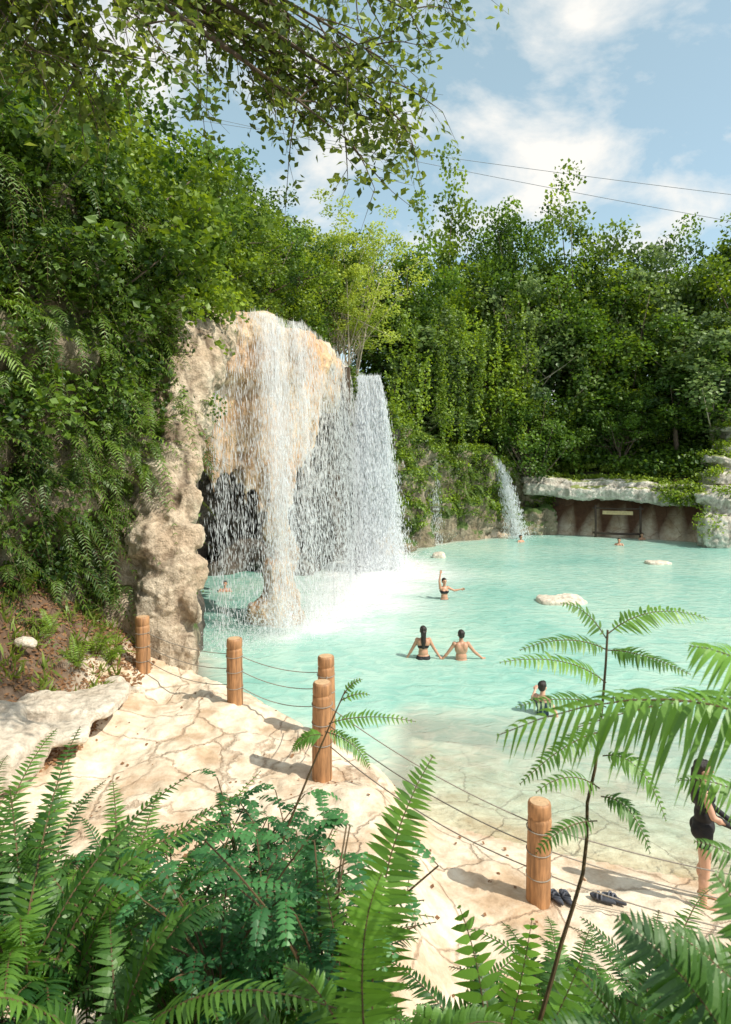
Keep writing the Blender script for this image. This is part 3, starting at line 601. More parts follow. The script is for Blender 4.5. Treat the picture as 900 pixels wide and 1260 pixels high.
for i in rng.choice(sel, 260):
    p = cascV[i]; a = rng.uniform(0, 6.28); L_ = rng.uniform(.5, 1.0); d_ = np.array([math.cos(a), math.sin(a), 0])
    frond(g, p, p+d_*L_*.4+[0, 0, L_*.6], p+d_*L_*.9+[0, 0, L_*.2], 16, .13, .017, 2, rng.uniform(.4, 1), .3, rr=.005)
sel = np.where((bankN[:, 1] < .1) & (bankV[:, 2] > 1.8))[0]
for i in rng.choice(sel, 260): wallfrond(bankV, bankN, i, (.8, 1.5), 0)
add('hanging_ferns', g.mesh('hanging_ferns', [M_fernW, M_stem]), kind='stuff', label='thick curtain of drooping ferns on the rock wall', cat='ferns')
g = Geo()
sel = np.where((leftN[:, 0] > -.1) & (leftV[:, 2] > 3.0) & (leftV[:, 1] < 15) & (fbm(leftV*.8+5, 2) > .0))[0]; lb = rng.choice(sel, 340)
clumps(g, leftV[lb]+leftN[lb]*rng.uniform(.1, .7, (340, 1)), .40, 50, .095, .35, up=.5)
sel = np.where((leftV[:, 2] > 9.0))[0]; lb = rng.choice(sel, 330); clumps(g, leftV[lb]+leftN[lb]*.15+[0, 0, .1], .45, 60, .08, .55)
sel = np.where((leftN[:, 0] > 0) & (leftV[:, 2] < 3.2) & (leftV[:, 2] > 1))[0]; lb = rng.choice(sel, 110); clumps(g, leftV[lb]+leftN[lb]*.1, .3, 30, .07, .4)
if len(sc): lb = rng.choice(sc, 130); clumps(g, colV[lb]+colN[lb]*.05, .22, 34, .06, .6)
for k in range(90):
    i = rng.choice(np.where((leftN[:, 0] > .1) & (leftV[:, 2] > 5.5) & (leftV[:, 1] > 9) & (leftV[:, 1] < 15))[0]); p = leftV[i]+leftN[i]*.45; ln = rng.uniform(1, 3.2); n_ = int(ln*34); zz_ = rng.uniform(0, ln, n_)
    leaves(g, np.stack([p[0]+rng.normal(size=n_)*.05, p[1]+rng.normal(size=n_)*.05, p[2]-zz_], -1), .075, .55, .3, droop=1.)
add('climbing_plants', g.mesh('climbing_plants', [M_leafD]), kind='stuff', label='shaded small leaved climbers trailing down the fern wall', cat='climbing plants')
g = Geo()
sel = np.where((cascN[:, 2] > .3) & (cascV[:, 2] > 8.0))[0]; lipx = np.interp(cascV[sel][:, 1], LIP[:, 1], LIP[:, 0]); sel = sel[cascV[sel][:, 0] < lipx-1.3]
lb = rng.choice(sel, 700); clumps(g, cascV[lb]+[0, 0, .25], .5, 52, .11, .6)
sel = np.where((bankN[:, 1] < 0.2) & (bankV[:, 2] > 1.1) & (fbm(bankV*.5, 2) > -.08))[0]; lb = rng.choice(sel, 650); clumps(g, bankV[lb]+bankN[lb]*.08, .38, 34, .13, .45, droop=.8)
sel = np.where((bankN[:, 2] > .3) & (bankV[:, 2] > 1.6))[0]; lb = rng.choice(sel, 300); clumps(g, bankV[lb]+[0, 0, .1], .4, 34, .14, .75)
sel = np.where((caveV[:, 0] > -.6) & (caveN[:, 1] < .2) & (caveV[:, 2] > 2.5))[0]; lb = rng.choice(sel, 260); clumps(g, caveV[lb]+caveN[lb]*.1, .4, 36, .13, .45, droop=.8)
sel = np.where((ledN[:, 2] > .5) & (ledV[:, 2] > 2.9))[0]; sel = sel[ledV[sel][:, 1] > ledgey(ledV[sel][:, 0])+1.0]; lb = rng.choice(sel, 200); clumps(g, ledV[lb]+[0, 0, .1], .4, 34, .14, .75)
sel = np.where((ledN[:, 1] < -.4) & (ledV[:, 2] > 2.2) & (ledV[:, 0] > 17.2) & (ledV[:, 0] < 19.5))[0]; lb = rng.choice(sel, 60); clumps(g, ledV[lb]+[0, -.1, 0], .4, 36, .15, .6)
for VV, NN, k_ in ((sV, sN, 260), (s1V, s1N, 40)):
    sel = np.where((NN[:, 2] > .2) & (fbm(VV*.9, 2) > -.12))[0]; lb = rng.choice(sel, k_); clumps(g, VV[lb]+[0, 0, .1], .4, 34, .14, .75)
add('climbing_plants', g.mesh('climbing_plants', [M_leafA]), kind='stuff', label='leafy climbers and moss cushions clinging to the rocks', cat='climbing plants')
g = Geo()
for k in range(120):
    u = rng.uniform(470, 660); d = np.interp(u, [470, 600, 660], [34.6, 39.8, 41])-.9; v = rng.uniform(370, 510); p = S(u, v, d)+[0, rng.uniform(-.4, .8), 0]; ln = rng.uniform(.8, 3.8)
    n_ = int(ln*30); zz_ = rng.uniform(0, ln, n_); leaves(g, np.stack([p[0]+rng.normal(size=n_)*.10, p[1]+rng.normal(size=n_)*.10, p[2]-zz_], -1), .16, rng.uniform(.3, 1), .3, droop=1.)
for k in range(50):
    u = rng.uniform(412, 436); p = S(u, rng.uniform(448, 470), 28.8); ln = rng.uniform(.3, 1.5); n_ = int(ln*40); zz_ = rng.uniform(0, ln, n_); leaves(g, np.stack([p[0]+rng.normal(size=n_)*.08, p[1]+rng.normal(size=n_)*.08, p[2]-zz_], -1), .12, .3, .3, droop=1.)
for k in range(10):
    a = S(rng.uniform(422, 430), 452, 27.2); b_ = a-np.array([rng.uniform(-.12, .12), rng.uniform(-.2, .3), rng.uniform(5, 8.2)]); g.add(*tube(bez(a, (a+b_)/2+rng.normal(size=3)*.15, b_, 8), np.linspace(.09, .03, 8), 6), m=1)
add('hanging_vines', g.mesh('hanging_vines', [M_leafA, plain('root', (.08, .055, .035), .9)]), kind='stuff', label='long vines and roots trailing down from the bank', cat='vines')
def undergrowth(n, xr, yr, cond, R, per, leaf, mat, tint, label, lift=.3):
    x = rng.uniform(*xr, n); y = rng.uniform(*yr, n); s = sdf(x, y); k = cond(x, y, s); x = x[k]; y = y[k]; z = H(x, y); g = Geo()
    clumps(g, np.stack([x, y, z+lift+rng.uniform(0, .8, len(x))*R], -1), R*rng.uniform(.6, 1.2, len(x)), per, leaf, tint)
    add('undergrowth', g.mesh('undergrowth', [mat]), kind='stuff', label=label, cat='bushes')
undergrowth(4000, (1, 34), (33, 60), lambda x, y, s: (s > 1.6) & ((s < 12)), 1.0, 42, .25, M_leafB, .5, 'dense shrubs covering the far bank')
undergrowth(900, (10, 24), (36, 48), lambda x, y, s: (s > 1.6) & (s < 4.5), .5, 40, .16, M_grass, .6, 'bright low herbs and grass above the ledge', .1)
undergrowth(3400, (-16, 2.5), (14, 44), lambda x, y, s: (s > 1.8) & ((y > 33) | ((x < -5) & (H(x, y) > 8.2))), .8, 46, .15, M_leafA, .55, 'green shrubs on the slope behind the falls')
undergrowth(1200, (-16, -6.6), (5, 17), lambda x, y, s: (s > 1.2) & (H(x, y) > 8), .6, 50, .10, M_leafD, .5, 'shady shrubs on the hillside')
g = Geo()
for k in range(70):
    x = rng.uniform(-5.9, -4.3); y = rng.uniform(9.2, 13); z = H([x], [y])[0]
    n_ = 20; b0 = np.array([x, y, z])+rng.normal(size=(n_, 3))*.06; leaves(g, b0, .24, .5, .1, asp=.07, droop=-1.5)
add('grass_tufts', g.mesh('grass_tufts', [M_grass]), kind='stuff', label='thin grass tufts in dry leaf litter', cat='grass')
m_lit = leafmat('dry_leaf', (.12, .05, .025), (.42, .24, .12), .1, .02)
g = Geo(); x = rng.uniform(-6.2, -3.9, 5000); y = rng.uniform(8.2, 13.2, 5000); leaves(g, np.stack([x, y, H(x, y)+.015], -1), .075, .5, 2.5, asp=.3)
x = rng.uniform(-4, 2.5, 130); y = rng.uniform(5.5, 11, 130); s = sdf(x, y); k = s > .3; x = x[k]; y = y[k]; leaves(g, np.stack([x, y, H(x, y)+.012], -1), .05, .4, 3, asp=.4)
add('leaf_litter', g.mesh('leaf_litter', [m_lit]), kind='stuff', label='dry brown fallen leaves scattered on the ground', cat='leaf litter')
def rosette(base, n, Ls, plen, pw, mat, label, npin=26, k=4, spread=(.3, .95), tint=(.3, .8), group=None, nm='fern'):
    g = Geo(); base = np.asarray(base, float)
    for i in range(n):
        a = rng.uniform(0, 6.283); L_ = rng.uniform(*Ls); s = rng.uniform(*spread); d = np.array([math.cos(a), math.sin(a), 0])
        p1 = base+d*L_*s*.35+np.array([0, 0, L_*.75]); p2 = base+d*L_*s*1.2+np.array([0, 0, L_*rng.uniform(.30, .9)])
        frond(g, base+rng.normal(size=3)*.03, p1, p2, npin, plen*rng.uniform(.85, 1.15), pw, k, rng.uniform(*tint), .3, rr=.005)
    o = add(nm, g.mesh('fern', [mat, M_stem]), label=label, cat='fern', group=group); return o
def GZ(x, y): return float(H([x], [y])[0])
for u, v, d in [(95, 800, 10.6), (118, 775, 11.2), (60, 770, 10.6), (135, 800, 11.3)]:
    p = S(u, v, d); rosette((p[0], p[1], GZ(p[0], p[1])), 12, (.4, .7), .09, .012, M_fernW, 'small bright fern growing at the foot of the rock wall', k=2, npin=18, tint=(.7, 1), group='ferns at the wall foot')
for (u, v, d, n, L0) in [(20, 1230, 2.3, 13, .85), (95, 1180, 2.9, 15, .9), (170, 1150, 3.1, 15, .9), (-40, 1120, 2.7, 12, .9), (240, 1230, 2.6, 13, .85), (310, 1200, 2.9, 13, .85), (130, 1320, 2.0, 11, .75), (370, 1290, 2.3, 10, .7), (50, 1080, 3.9, 15, .75), (290, 1120, 3.7, 14, .75), (200, 1060, 4.1, 15, .68), (-10, 1010, 4.2, 14, .7), (120, 1100, 3.4, 15, .8), (20, 1150, 3.0, 14, .85), (130, 1040, 4.3, 14, .65), (60, 1250, 2.4, 13, .8), (210, 1130, 3.3, 14, .8), (360, 1180, 3.3, 12, .7), (150, 1240, 2.5, 13, .8), (260, 1180, 3.1, 13, .8),
                          (440, 1330, 2.8, 12, .6), (520, 1340, 2.6, 12, .6), (700, 1330, 2.6, 12, .65), (620, 1360, 2.5, 12, .6), (790, 1300, 2.4, 13, .75), (880, 1270, 2.3, 13, .75), (750, 1290, 3.0, 12, .7), (850, 1240, 3.1, 13, .7), (900, 1200, 3.3, 12, .6)]:
    p = S(u, v, d); dk = u > 600; rosette((p[0], p[1], min(p[2], GZ(p[0], p[1])+.25)-.1), n, (L0*.75, L0*1.15), .085, .0088, M_fern, 'lush sword fern with long arching fronds on the slope', npin=38, k=4, spread=(.35, 1.0), tint=(.05, .6) if dk else (.02, .75), group='sword ferns on the near slope')
g = Geo()
def F3(a, b, c, **k): frond(g, S(*a), S(*b), S(*c), **k)
F3((462, 1330, 2.0), (440, 1080, 2.0), (533, 930, 2.15), n=50, plen=.125, pw=.0105, k=6, tint=.6, hint=(0, -1, .5), start=.05, ang=.35)
F3((455, 1330, 1.8), (430, 1150, 1.75), (470, 1075, 1.8), n=36, plen=.10, pw=.009, k=6, tint=.9, hint=(0, -1, .5), ang=.35)
F3((470, 1340, 1.8), (560, 1240, 1.8), (620, 1260, 1.8), n=30, plen=.08, pw=.008, k=5, tint=.5, hint=(0, -1, .5))
F3((450, 1340, 1.9), (400, 1200, 1.9), (350, 1190, 1.9), n=30, plen=.08, pw=.008, k=5, tint=.5, hint=(0, -1, .5))
F3((440, 1340, 2.1), (420, 1180, 2.2), (395, 1060, 2.3), n=40, plen=.09, pw=.008, k=5, tint=.35, hint=(0, -1, .5))
add('fern', g.mesh('fern', [M_fern, M_stem]), label='tall upright sword fern with bright serrated fronds', cat='fern', group='sword ferns on the near slope')
g = Geo()
F3((600, 1330, 2.4), (600, 1200, 2.4), (565, 1115, 2.4), n=12, plen=.11, pw=.022, k=5, tint=.7, hint=(0, -1, .5), start=.2)
F3((610, 1330, 2.5), (640, 1230, 2.5), (655, 1130, 2.5), n=16, plen=.11, pw=.018, k=5, tint=.8, hint=(0, -1, .5), start=.2)
F3((590, 1330, 2.2), (550, 1260, 2.2), (510, 1245, 2.2), n=12, plen=.10, pw=.02, k=5, tint=.6, hint=(0, -1, .5), start=.2)
F3((640, 1330, 2.3), (690, 1250, 2.3), (715, 1180, 2.3), n=14, plen=.10, pw=.016, k=5, tint=.7, hint=(0, -1, .5), start=.2)
add('fern', g.mesh('fern', [M_fern, M_stem]), label='broad leaved fern with rounded leaflets near the path', cat='fern')
g = Geo()
st = bez(S(640, 1330, 2.3), S(735, 1060, 2.3), S(748, 775, 2.4), 14); st[4:11, 0] += np.array([0, .01, .02, .01, -.01, .0, 0]); g.add(*tube(st, np.linspace(.009, .004, 14), 7), m=1, tint=.5)
for a, b, c, n, pl in [((748, 780, 2.4), (800, 735, 2.4), (872, 762, 2.4), 26, .065), ((746, 785, 2.4), (720, 742, 2.4), (690, 742, 2.4), 14, .05), ((748, 800, 2.4), (700, 775, 2.35), (640, 800, 2.3), 22, .055), ((748, 800, 2.4), (790, 800, 2.3), (850, 830, 2.2), 24, .055), ((746, 840, 2.35), (700, 800, 2.3), (615, 815, 2.25), 26, .06),
                       ((746, 860, 2.3), (800, 850, 2.2), (830, 900, 2.2), 22, .055), ((744, 900, 2.3), (700, 905, 2.2), (640, 965, 2.2), 24, .055), ((742, 930, 2.3), (790, 920, 2.2), (820, 1010, 2.2), 22, .055), ((738, 970, 2.3), (700, 940, 2.2), (660, 975, 2.2), 14, .05), ((746, 870, 2.3), (700, 850, 2.2), (635, 870, 2.2), 22, .055), ((740, 980, 2.3), (780, 980, 2.2), (800, 1050, 2.2), 18, .05), ((735, 1010, 2.3), (690, 1010, 2.2), (660, 1050, 2.2), 16, .045)]:
    frond(g, S(*a), S(*b), S(*c), n, pl, .0065, 4, rng.uniform(.3, .85), .3, hint=(0, -.5, 1), start=.08, ang=.3, rr=.0025)
add('shrub', g.mesh('shrub', [M_fern, M_stem]), label='tall thin stemmed shrub with feathery compound leaves', cat='shrub')
g = Geo()
F3((1010, 930, 1.4), (850, 800, 1.35), (612, 905, 1.5), n=36, plen=.14, pw=.0068, k=7, tint=.8, droop=.75, start=.05, ang=.6, hint=(0, -.6, 1), rr=.003)
F3((1020, 900, 1.3), (930, 800, 1.25), (850, 795, 1.3), n=26, plen=.11, pw=.0065, k=7, tint=.95, droop=.6, start=.05, ang=.55, hint=(0, -.6, 1), rr=.003)
F3((1020, 880, 1.6), (900, 830, 1.6), (710, 895, 1.65), n=36, plen=.11, pw=.0065, k=7, tint=.55, droop=.7, start=.05, ang=.6, hint=(0, -.6, 1), rr=.003)
F3((1030, 1080, 1.7), (930, 950, 1.7), (835, 960, 1.75), n=30, plen=.09, pw=.0065, k=6, tint=.7, droop=.6, start=.05, ang=.5, hint=(0, -.6, 1), rr=.003)
F3((1030, 1180, 1.8), (940, 1050, 1.8), (855, 1035, 1.85), n=30, plen=.08, pw=.006, k=6, tint=.45, droop=.5, start=.05, ang=.5, hint=(0, -.6, 1), rr=.003)
add('fern', g.mesh('fern', [M_fern, M_stem]), label='large arching fronds with long curved drooping leaflets', cat='fern')
g = Geo()
F3((960, 1400, 1.2), (870, 1200, 1.15), (760, 1130, 1.25), n=38, plen=.11, pw=.0072, k=6, tint=.15, droop=.3, hint=(0, -.8, .8), start=.05, rr=.003)
F3((1000, 1380, 1.1), (960, 1180, 1.1), (880, 1075, 1.15), n=36, plen=.09, pw=.007, k=6, tint=.4, droop=.3, hint=(0, -.8, .8), start=.05, rr=.003)
F3((930, 1420, 1.2), (800, 1290, 1.15), (670, 1265, 1.2), n=34, plen=.10, pw=.007, k=6, tint=.15, droop=.3, hint=(0, -.8, .8), start=.05, rr=.003)
F3((900, 1420, 1.3), (880, 1280, 1.3), (830, 1170, 1.3), n=34, plen=.09, pw=.007, k=6, tint=.5, droop=.3, hint=(0, -.8, .8), start=.05, rr=.003)
F3((1000, 1340, 1.3), (930, 1210, 1.3), (820, 1140, 1.35), n=36, plen=.10, pw=.007, k=6, tint=.3, droop=.4, hint=(0, -.8, .8), start=.05, rr=.003)
F3((860, 1420, 1.4), (800, 1290, 1.4), (715, 1205, 1.4), n=34, plen=.09, pw=.007, k=6, tint=.3, droop=.3, hint=(0, -.8, .8), start=.05, rr=.003)
F3((1000, 1440, 1.2), (930, 1300, 1.2), (770, 1230, 1.25), n=36, plen=.10, pw=.007, k=6, tint=.5, droop=.3, hint=(0, -.8, .8), start=.05, rr=.003)
add('fern', g.mesh('fern', [M_fern, M_stem]), label='dark fern fronds rising from the slope', cat='fern', group='sword ferns on the near slope')
def cshrub(u, v, d, n, hgt, label):
    g = Geo(); b = S(u, v, d)
    for i in range(n):
        a = rng.uniform(0, 6.28); top = b+np.array([math.cos(a)*rng.uniform(.1, .45), math.sin(a)*rng.uniform(.1, .35), hgt*rng.uniform(.55, 1.1)])
        stm = bez(b, b+[0, 0, hgt*.5], top, 8); g.add(*tube(stm, np.linspace(.006, .003, 8), 5), m=1)
        for q in stm[2:]:
            a2 = rng.uniform(0, 6.28); l = rng.uniform(.14, .24); e = q+np.array([math.cos(a2)*l, math.sin(a2)*l, rng.uniform(-.05, .06)])
            frond(g, q, (q+e)/2+[0, 0, .05], e, 9, .034, .0115, 4, rng.uniform(.15, .9), .15, start=.1, rr=.0018, shape=.2, ang=.2)
    add('shrub', g.mesh('shrub', [M_shrub, M_stem]), label=label, cat='shrub', group='blue green shrubs on the near slope')
for u, v, d in [(270, 1290, 2.4), (330, 1260, 2.7), (220, 1250, 2.8), (370, 1180, 3.2), (400, 1310, 2.2), (300, 1150, 3.4)]:
    cshrub(u, v, d, 11, .75, 'bushy shrub with small oval blue green leaflets')
g = Geo(); st = bez(S(330, 1080, 3.0), S(380, 950, 3.0), S(425, 850, 3.0), 9); g.add(*tube(st, np.linspace(.007, .003, 9), 5), m=1)
for a, b, c, pl in [((424, 854, 3), (432, 838, 3), (446, 836, 3), .03), ((420, 862, 3), (440, 850, 3), (455, 855, 3), .03), ((405, 890, 3), (450, 875, 3), (512, 888, 3), .055), ((400, 900, 3), (440, 910, 3), (455, 945, 3), .055), ((398, 905, 3), (375, 900, 3), (360, 925, 3), .05)]:
    frond(g, S(*a), S(*b), S(*c), 20 if pl > .04 else 8, pl, .0065, 4, .6, .2, hint=(0, -.5, 1), start=.08, ang=.3, rr=.003)
add('shrub', g.mesh('shrub', [M_fern, M_stem]), label='slender sapling with feathery leaves in front of a post', cat='shrub')
# ---------------- overhanging tree
def branchleaf(g, pts, r0, depth, ll):
    g.add(*tube(pts, np.linspace(r0, r0*.35, len(pts)), 6), m=1)
    n = len(pts)
    for i in range(1, n):
        for _ in range(3 if depth else 1):
            d = nrm(pts[i]-pts[i-1])+rng.normal(size=3)*.75; d[2] -= .15; l = rng.uniform(.3, .65)*(.7 if depth == 0 else 1)
            e = pts[i]+nrm(d)*l
            if depth > 0: branchleaf(g, bez(pts[i], (pts[i]+e)/2+rng.normal(size=3)*.06, e+[0, 0, -.08], 5), r0*.45, depth-1, ll)
            else:
                g.add(*tube([pts[i], e], [r0*.4, r0*.15], 4), m=1)
        if depth == 0:
            k = 10; P = pts[i]+(nrm(d)*l)[None]*rng.uniform(0, 1, (k, 1))+rng.normal(size=(k, 3))*.05; leaves(g, P, ll, rng.uniform(.1, .9), .5, asp=.34, droop=.5)
cg = Geo(); base = np.array([-5.2, 4.2, 3.0]); root = np.array([-4.6, 4.6, 9.5])
tg = Geo(); tg.add(*tube(bez(base-[0, 0, .6], [-5.3, 4.2, 7], root, 10), np.linspace(.28, .12, 10), 10))
for tgt, n0 in [((250, 30, 5.6), 6), ((350, 90, 5.8), 7), ((440, 140, 5.9), 7), ((425, 170, 5.6), 8), ((505, 15, 6.0), 7), ((120, 60, 5.2), 6), ((180, 30, 5.0), 6), ((400, 40, 6.2), 7), ((60, 10, 5.2), 6), ((520, -25, 6.2), 7), ((330, 0, 5.2), 6), ((450, 60, 5.5), 8), ((480, 100, 5.8), 8), ((300, 50, 6), 7), ((380, 120, 6.0), 8), ((30, 50, 5.0), 6), ((100, 90, 5.4), 7), ((470, 130, 5.7), 9)]:
    e = S(*tgt); mid = (root+e)/2+np.array([0, 0, .7])
    pts = bez(root+rng.normal(size=3)*.2, mid, e, 12); tg.add(*tube(pts[:10], np.linspace(.06, .02, 10), 7))
    branchleaf(cg, pts[n0:], .018, 1, .08)
e_ = bpy.data.objects.new('tree', None); COL.objects.link(e_); e_['label'] = 'spreading tree with small leaves overhanging the terrace'; e_['category'] = 'tree'
add('trunk', tg.mesh('trunk', [M_bark], True), e_); add('crown', cg.mesh('crown', [M_leafO, M_bark]), e_)
# ---------------- posts and ropes
def lathe(prof, sides=28):
    a = np.linspace(0, 2*math.pi, sides, endpoint=False); V = np.array([[r*math.cos(t), r*math.sin(t), z] for r, z in prof for t in a]); n = len(prof)
    i = np.arange(n-1)[:, None]*sides; j = np.arange(sides)[None]; k = (j+1) % sides
    return V, np.stack([i+j, i+k, i+sides+k, i+sides+j], -1).reshape(-1, 4)
POSTS = [(-4.0, 11.7, 1.2), (-2.1, 10.5, 1.17), (-.57, 9.75, 1.12), (-.56, 8.4, 1.2), (1.86, 7.0, 1.08)]
ptops = []
for i, (x, y, h) in enumerate(POSTS):
    z = [.9, .88, .88, .88, .2][i]; gz = GZ(x, y); top = z+h; z = gz-.25; h = top-z; r = .125
    V, Q = lathe([(r*1.03, 0), (r*1.02, h*.5), (r, h-.2), (r, h-.175), (r*.93, h-.165), (r*.93, h-.15), (r, h-.14), (r*.99, h-.03), (r*.93, h-.008), (r*.8, h)])
    V[:, 0] += fbm(V*3+i, 2)*.02; V[:, 1] += fbm(V*3+i+9, 2)*.02
    o = add('post', mk_mesh('post', V, [Q], True, [M_wood]), label='round reddish wooden post with smooth flat top', cat='post', group='wooden posts of the rope fence', loc=(x, y, z))
    o.rotation_euler = (rng.uniform(-.02, .02), rng.uniform(-.02, .03), 0)
    V, Q = lathe([(r*.8, h), (r*.4, h+.004), (.004, h+.005)]); add('end_grain', mk_mesh('end_grain', V, [Q], True, [M_woodtop]), parent=o)
    a = np.linspace(0, 2*math.pi, 24)
    for hz_ in (.28, .52, .78):
        g = Geo(); g.add(*tube(np.stack([np.cos(a)*.132, np.sin(a)*.132, h-hz_+0*a+.01*np.sin(a)], -1), .006, 6)); add('rope_loop', g.mesh('rope_loop', [M_rope], True), parent=o)
    ptops.append((x, y, top))
ptops.append((5.2, 5.9, 1.2))
for a, b in [(0, 1), (1, 2), (2, 3), (3, 4), (4, 5)]:
    A, B = np.array(ptops[a]), np.array(ptops[b]); dr = nrm(B-A)
    for k, hz_ in enumerate((.28, .52, .78)):
        p0 = A-[0, 0, hz_]+dr*.12; p2 = B-[0, 0, hz_]-dr*.12; t = np.linspace(0, 1, 24)[:, None]; pts = p0*(1-t)+p2*t; pts[:, 2] -= (4*t*(1-t))[:, 0]*(.05+.015*np.linalg.norm(B-A)+.02*k)
        g = Geo(); g.add(*tube(pts, .007, 6)); add('rope', g.mesh('rope', [M_rope], True), label='thin grey rope strung between wooden posts', cat='rope', group='ropes of the fence')
V, Q = lathe([(.125, 0), (.125, 1.3), (.11, 1.33), (.01, 1.335)]); add('post', mk_mesh('post', V, [Q], True, [M_wood]), label='round reddish wooden post with smooth flat top', cat='post', group='wooden posts of the rope fence', loc=(5.2, 5.9, -.13))
# ---------------- wooden frame with board in the grotto
fr_ = bpy.data.objects.new('sign', None); COL.objects.link(fr_); fr_.location = (15.2, 39.2, 0); fr_.rotation_euler = (0, 0, -.35); fr_.scale = (.9, .9, .85); fr_['label'] = 'wooden board hung on dark posts in the grotto'; fr_['category'] = 'sign'
M_dark = plain('dark_wood', (.06, .04, .03), .8); M_board = plain('board_wood', (.45, .34, .18), .7)
for x in (-1.4, 1.4):
    g = Geo(); g.add(*tube([(x, 0, -.5), (x+.02, 0, 1.0), (x, 0, 2.3)], [.08, .07, .07], 10)); add('post', g.mesh('post', [M_dark], True), fr_)
for zz_, r_ in ((2.1, .05), (.33, .08)):
    g = Geo(); g.add(*tube([(-1.6, 0, zz_), (0, 0, zz_-.04), (1.6, 0, zz_+.02)], r_, 8)); add('beam', g.mesh('beam', [M_dark], True), fr_)
b = bmesh.new(); bmesh.ops.create_cube(b, size=1); bmesh.ops.scale(b, vec=(1.9, .07, .26), verts=b.verts); bmesh.ops.bevel(b, geom=b.edges, offset=.02, segments=2); bmesh.ops.translate(b, vec=(0, -.13, 1.8), verts=b.verts)
me = bpy.data.meshes.new('board'); b.to_mesh(me); b.free(); me.materials.append(M_board); add('board', me, fr_)
# ---------------- power lines
M_cable = plain('cable', (.30, .33, .37), .6)
for u0, v0, d0, u1, v1, d1 in [(250, 150, 75, 960, 248, 62), (300, 155, 76, 980, 288, 60)]:
    a, b = S(u0, v0, d0), S(u1, v1, d1); a2 = a+(a-b)*.4; b2 = b+(b-a)*.4; t = np.linspace(0, 1, 30)[:, None]; pts = a2*(1-t)+b2*t; pts[:, 2] -= (4*t*(1-t))[:, 0]*1.0-.8
    g = Geo(); g.add(*tube(pts, .026, 6)); add('power_line', g.mesh('power_line', [M_cable], True), label='thin dark overhead cable crossing the sky', cat='power line', group='overhead cables')
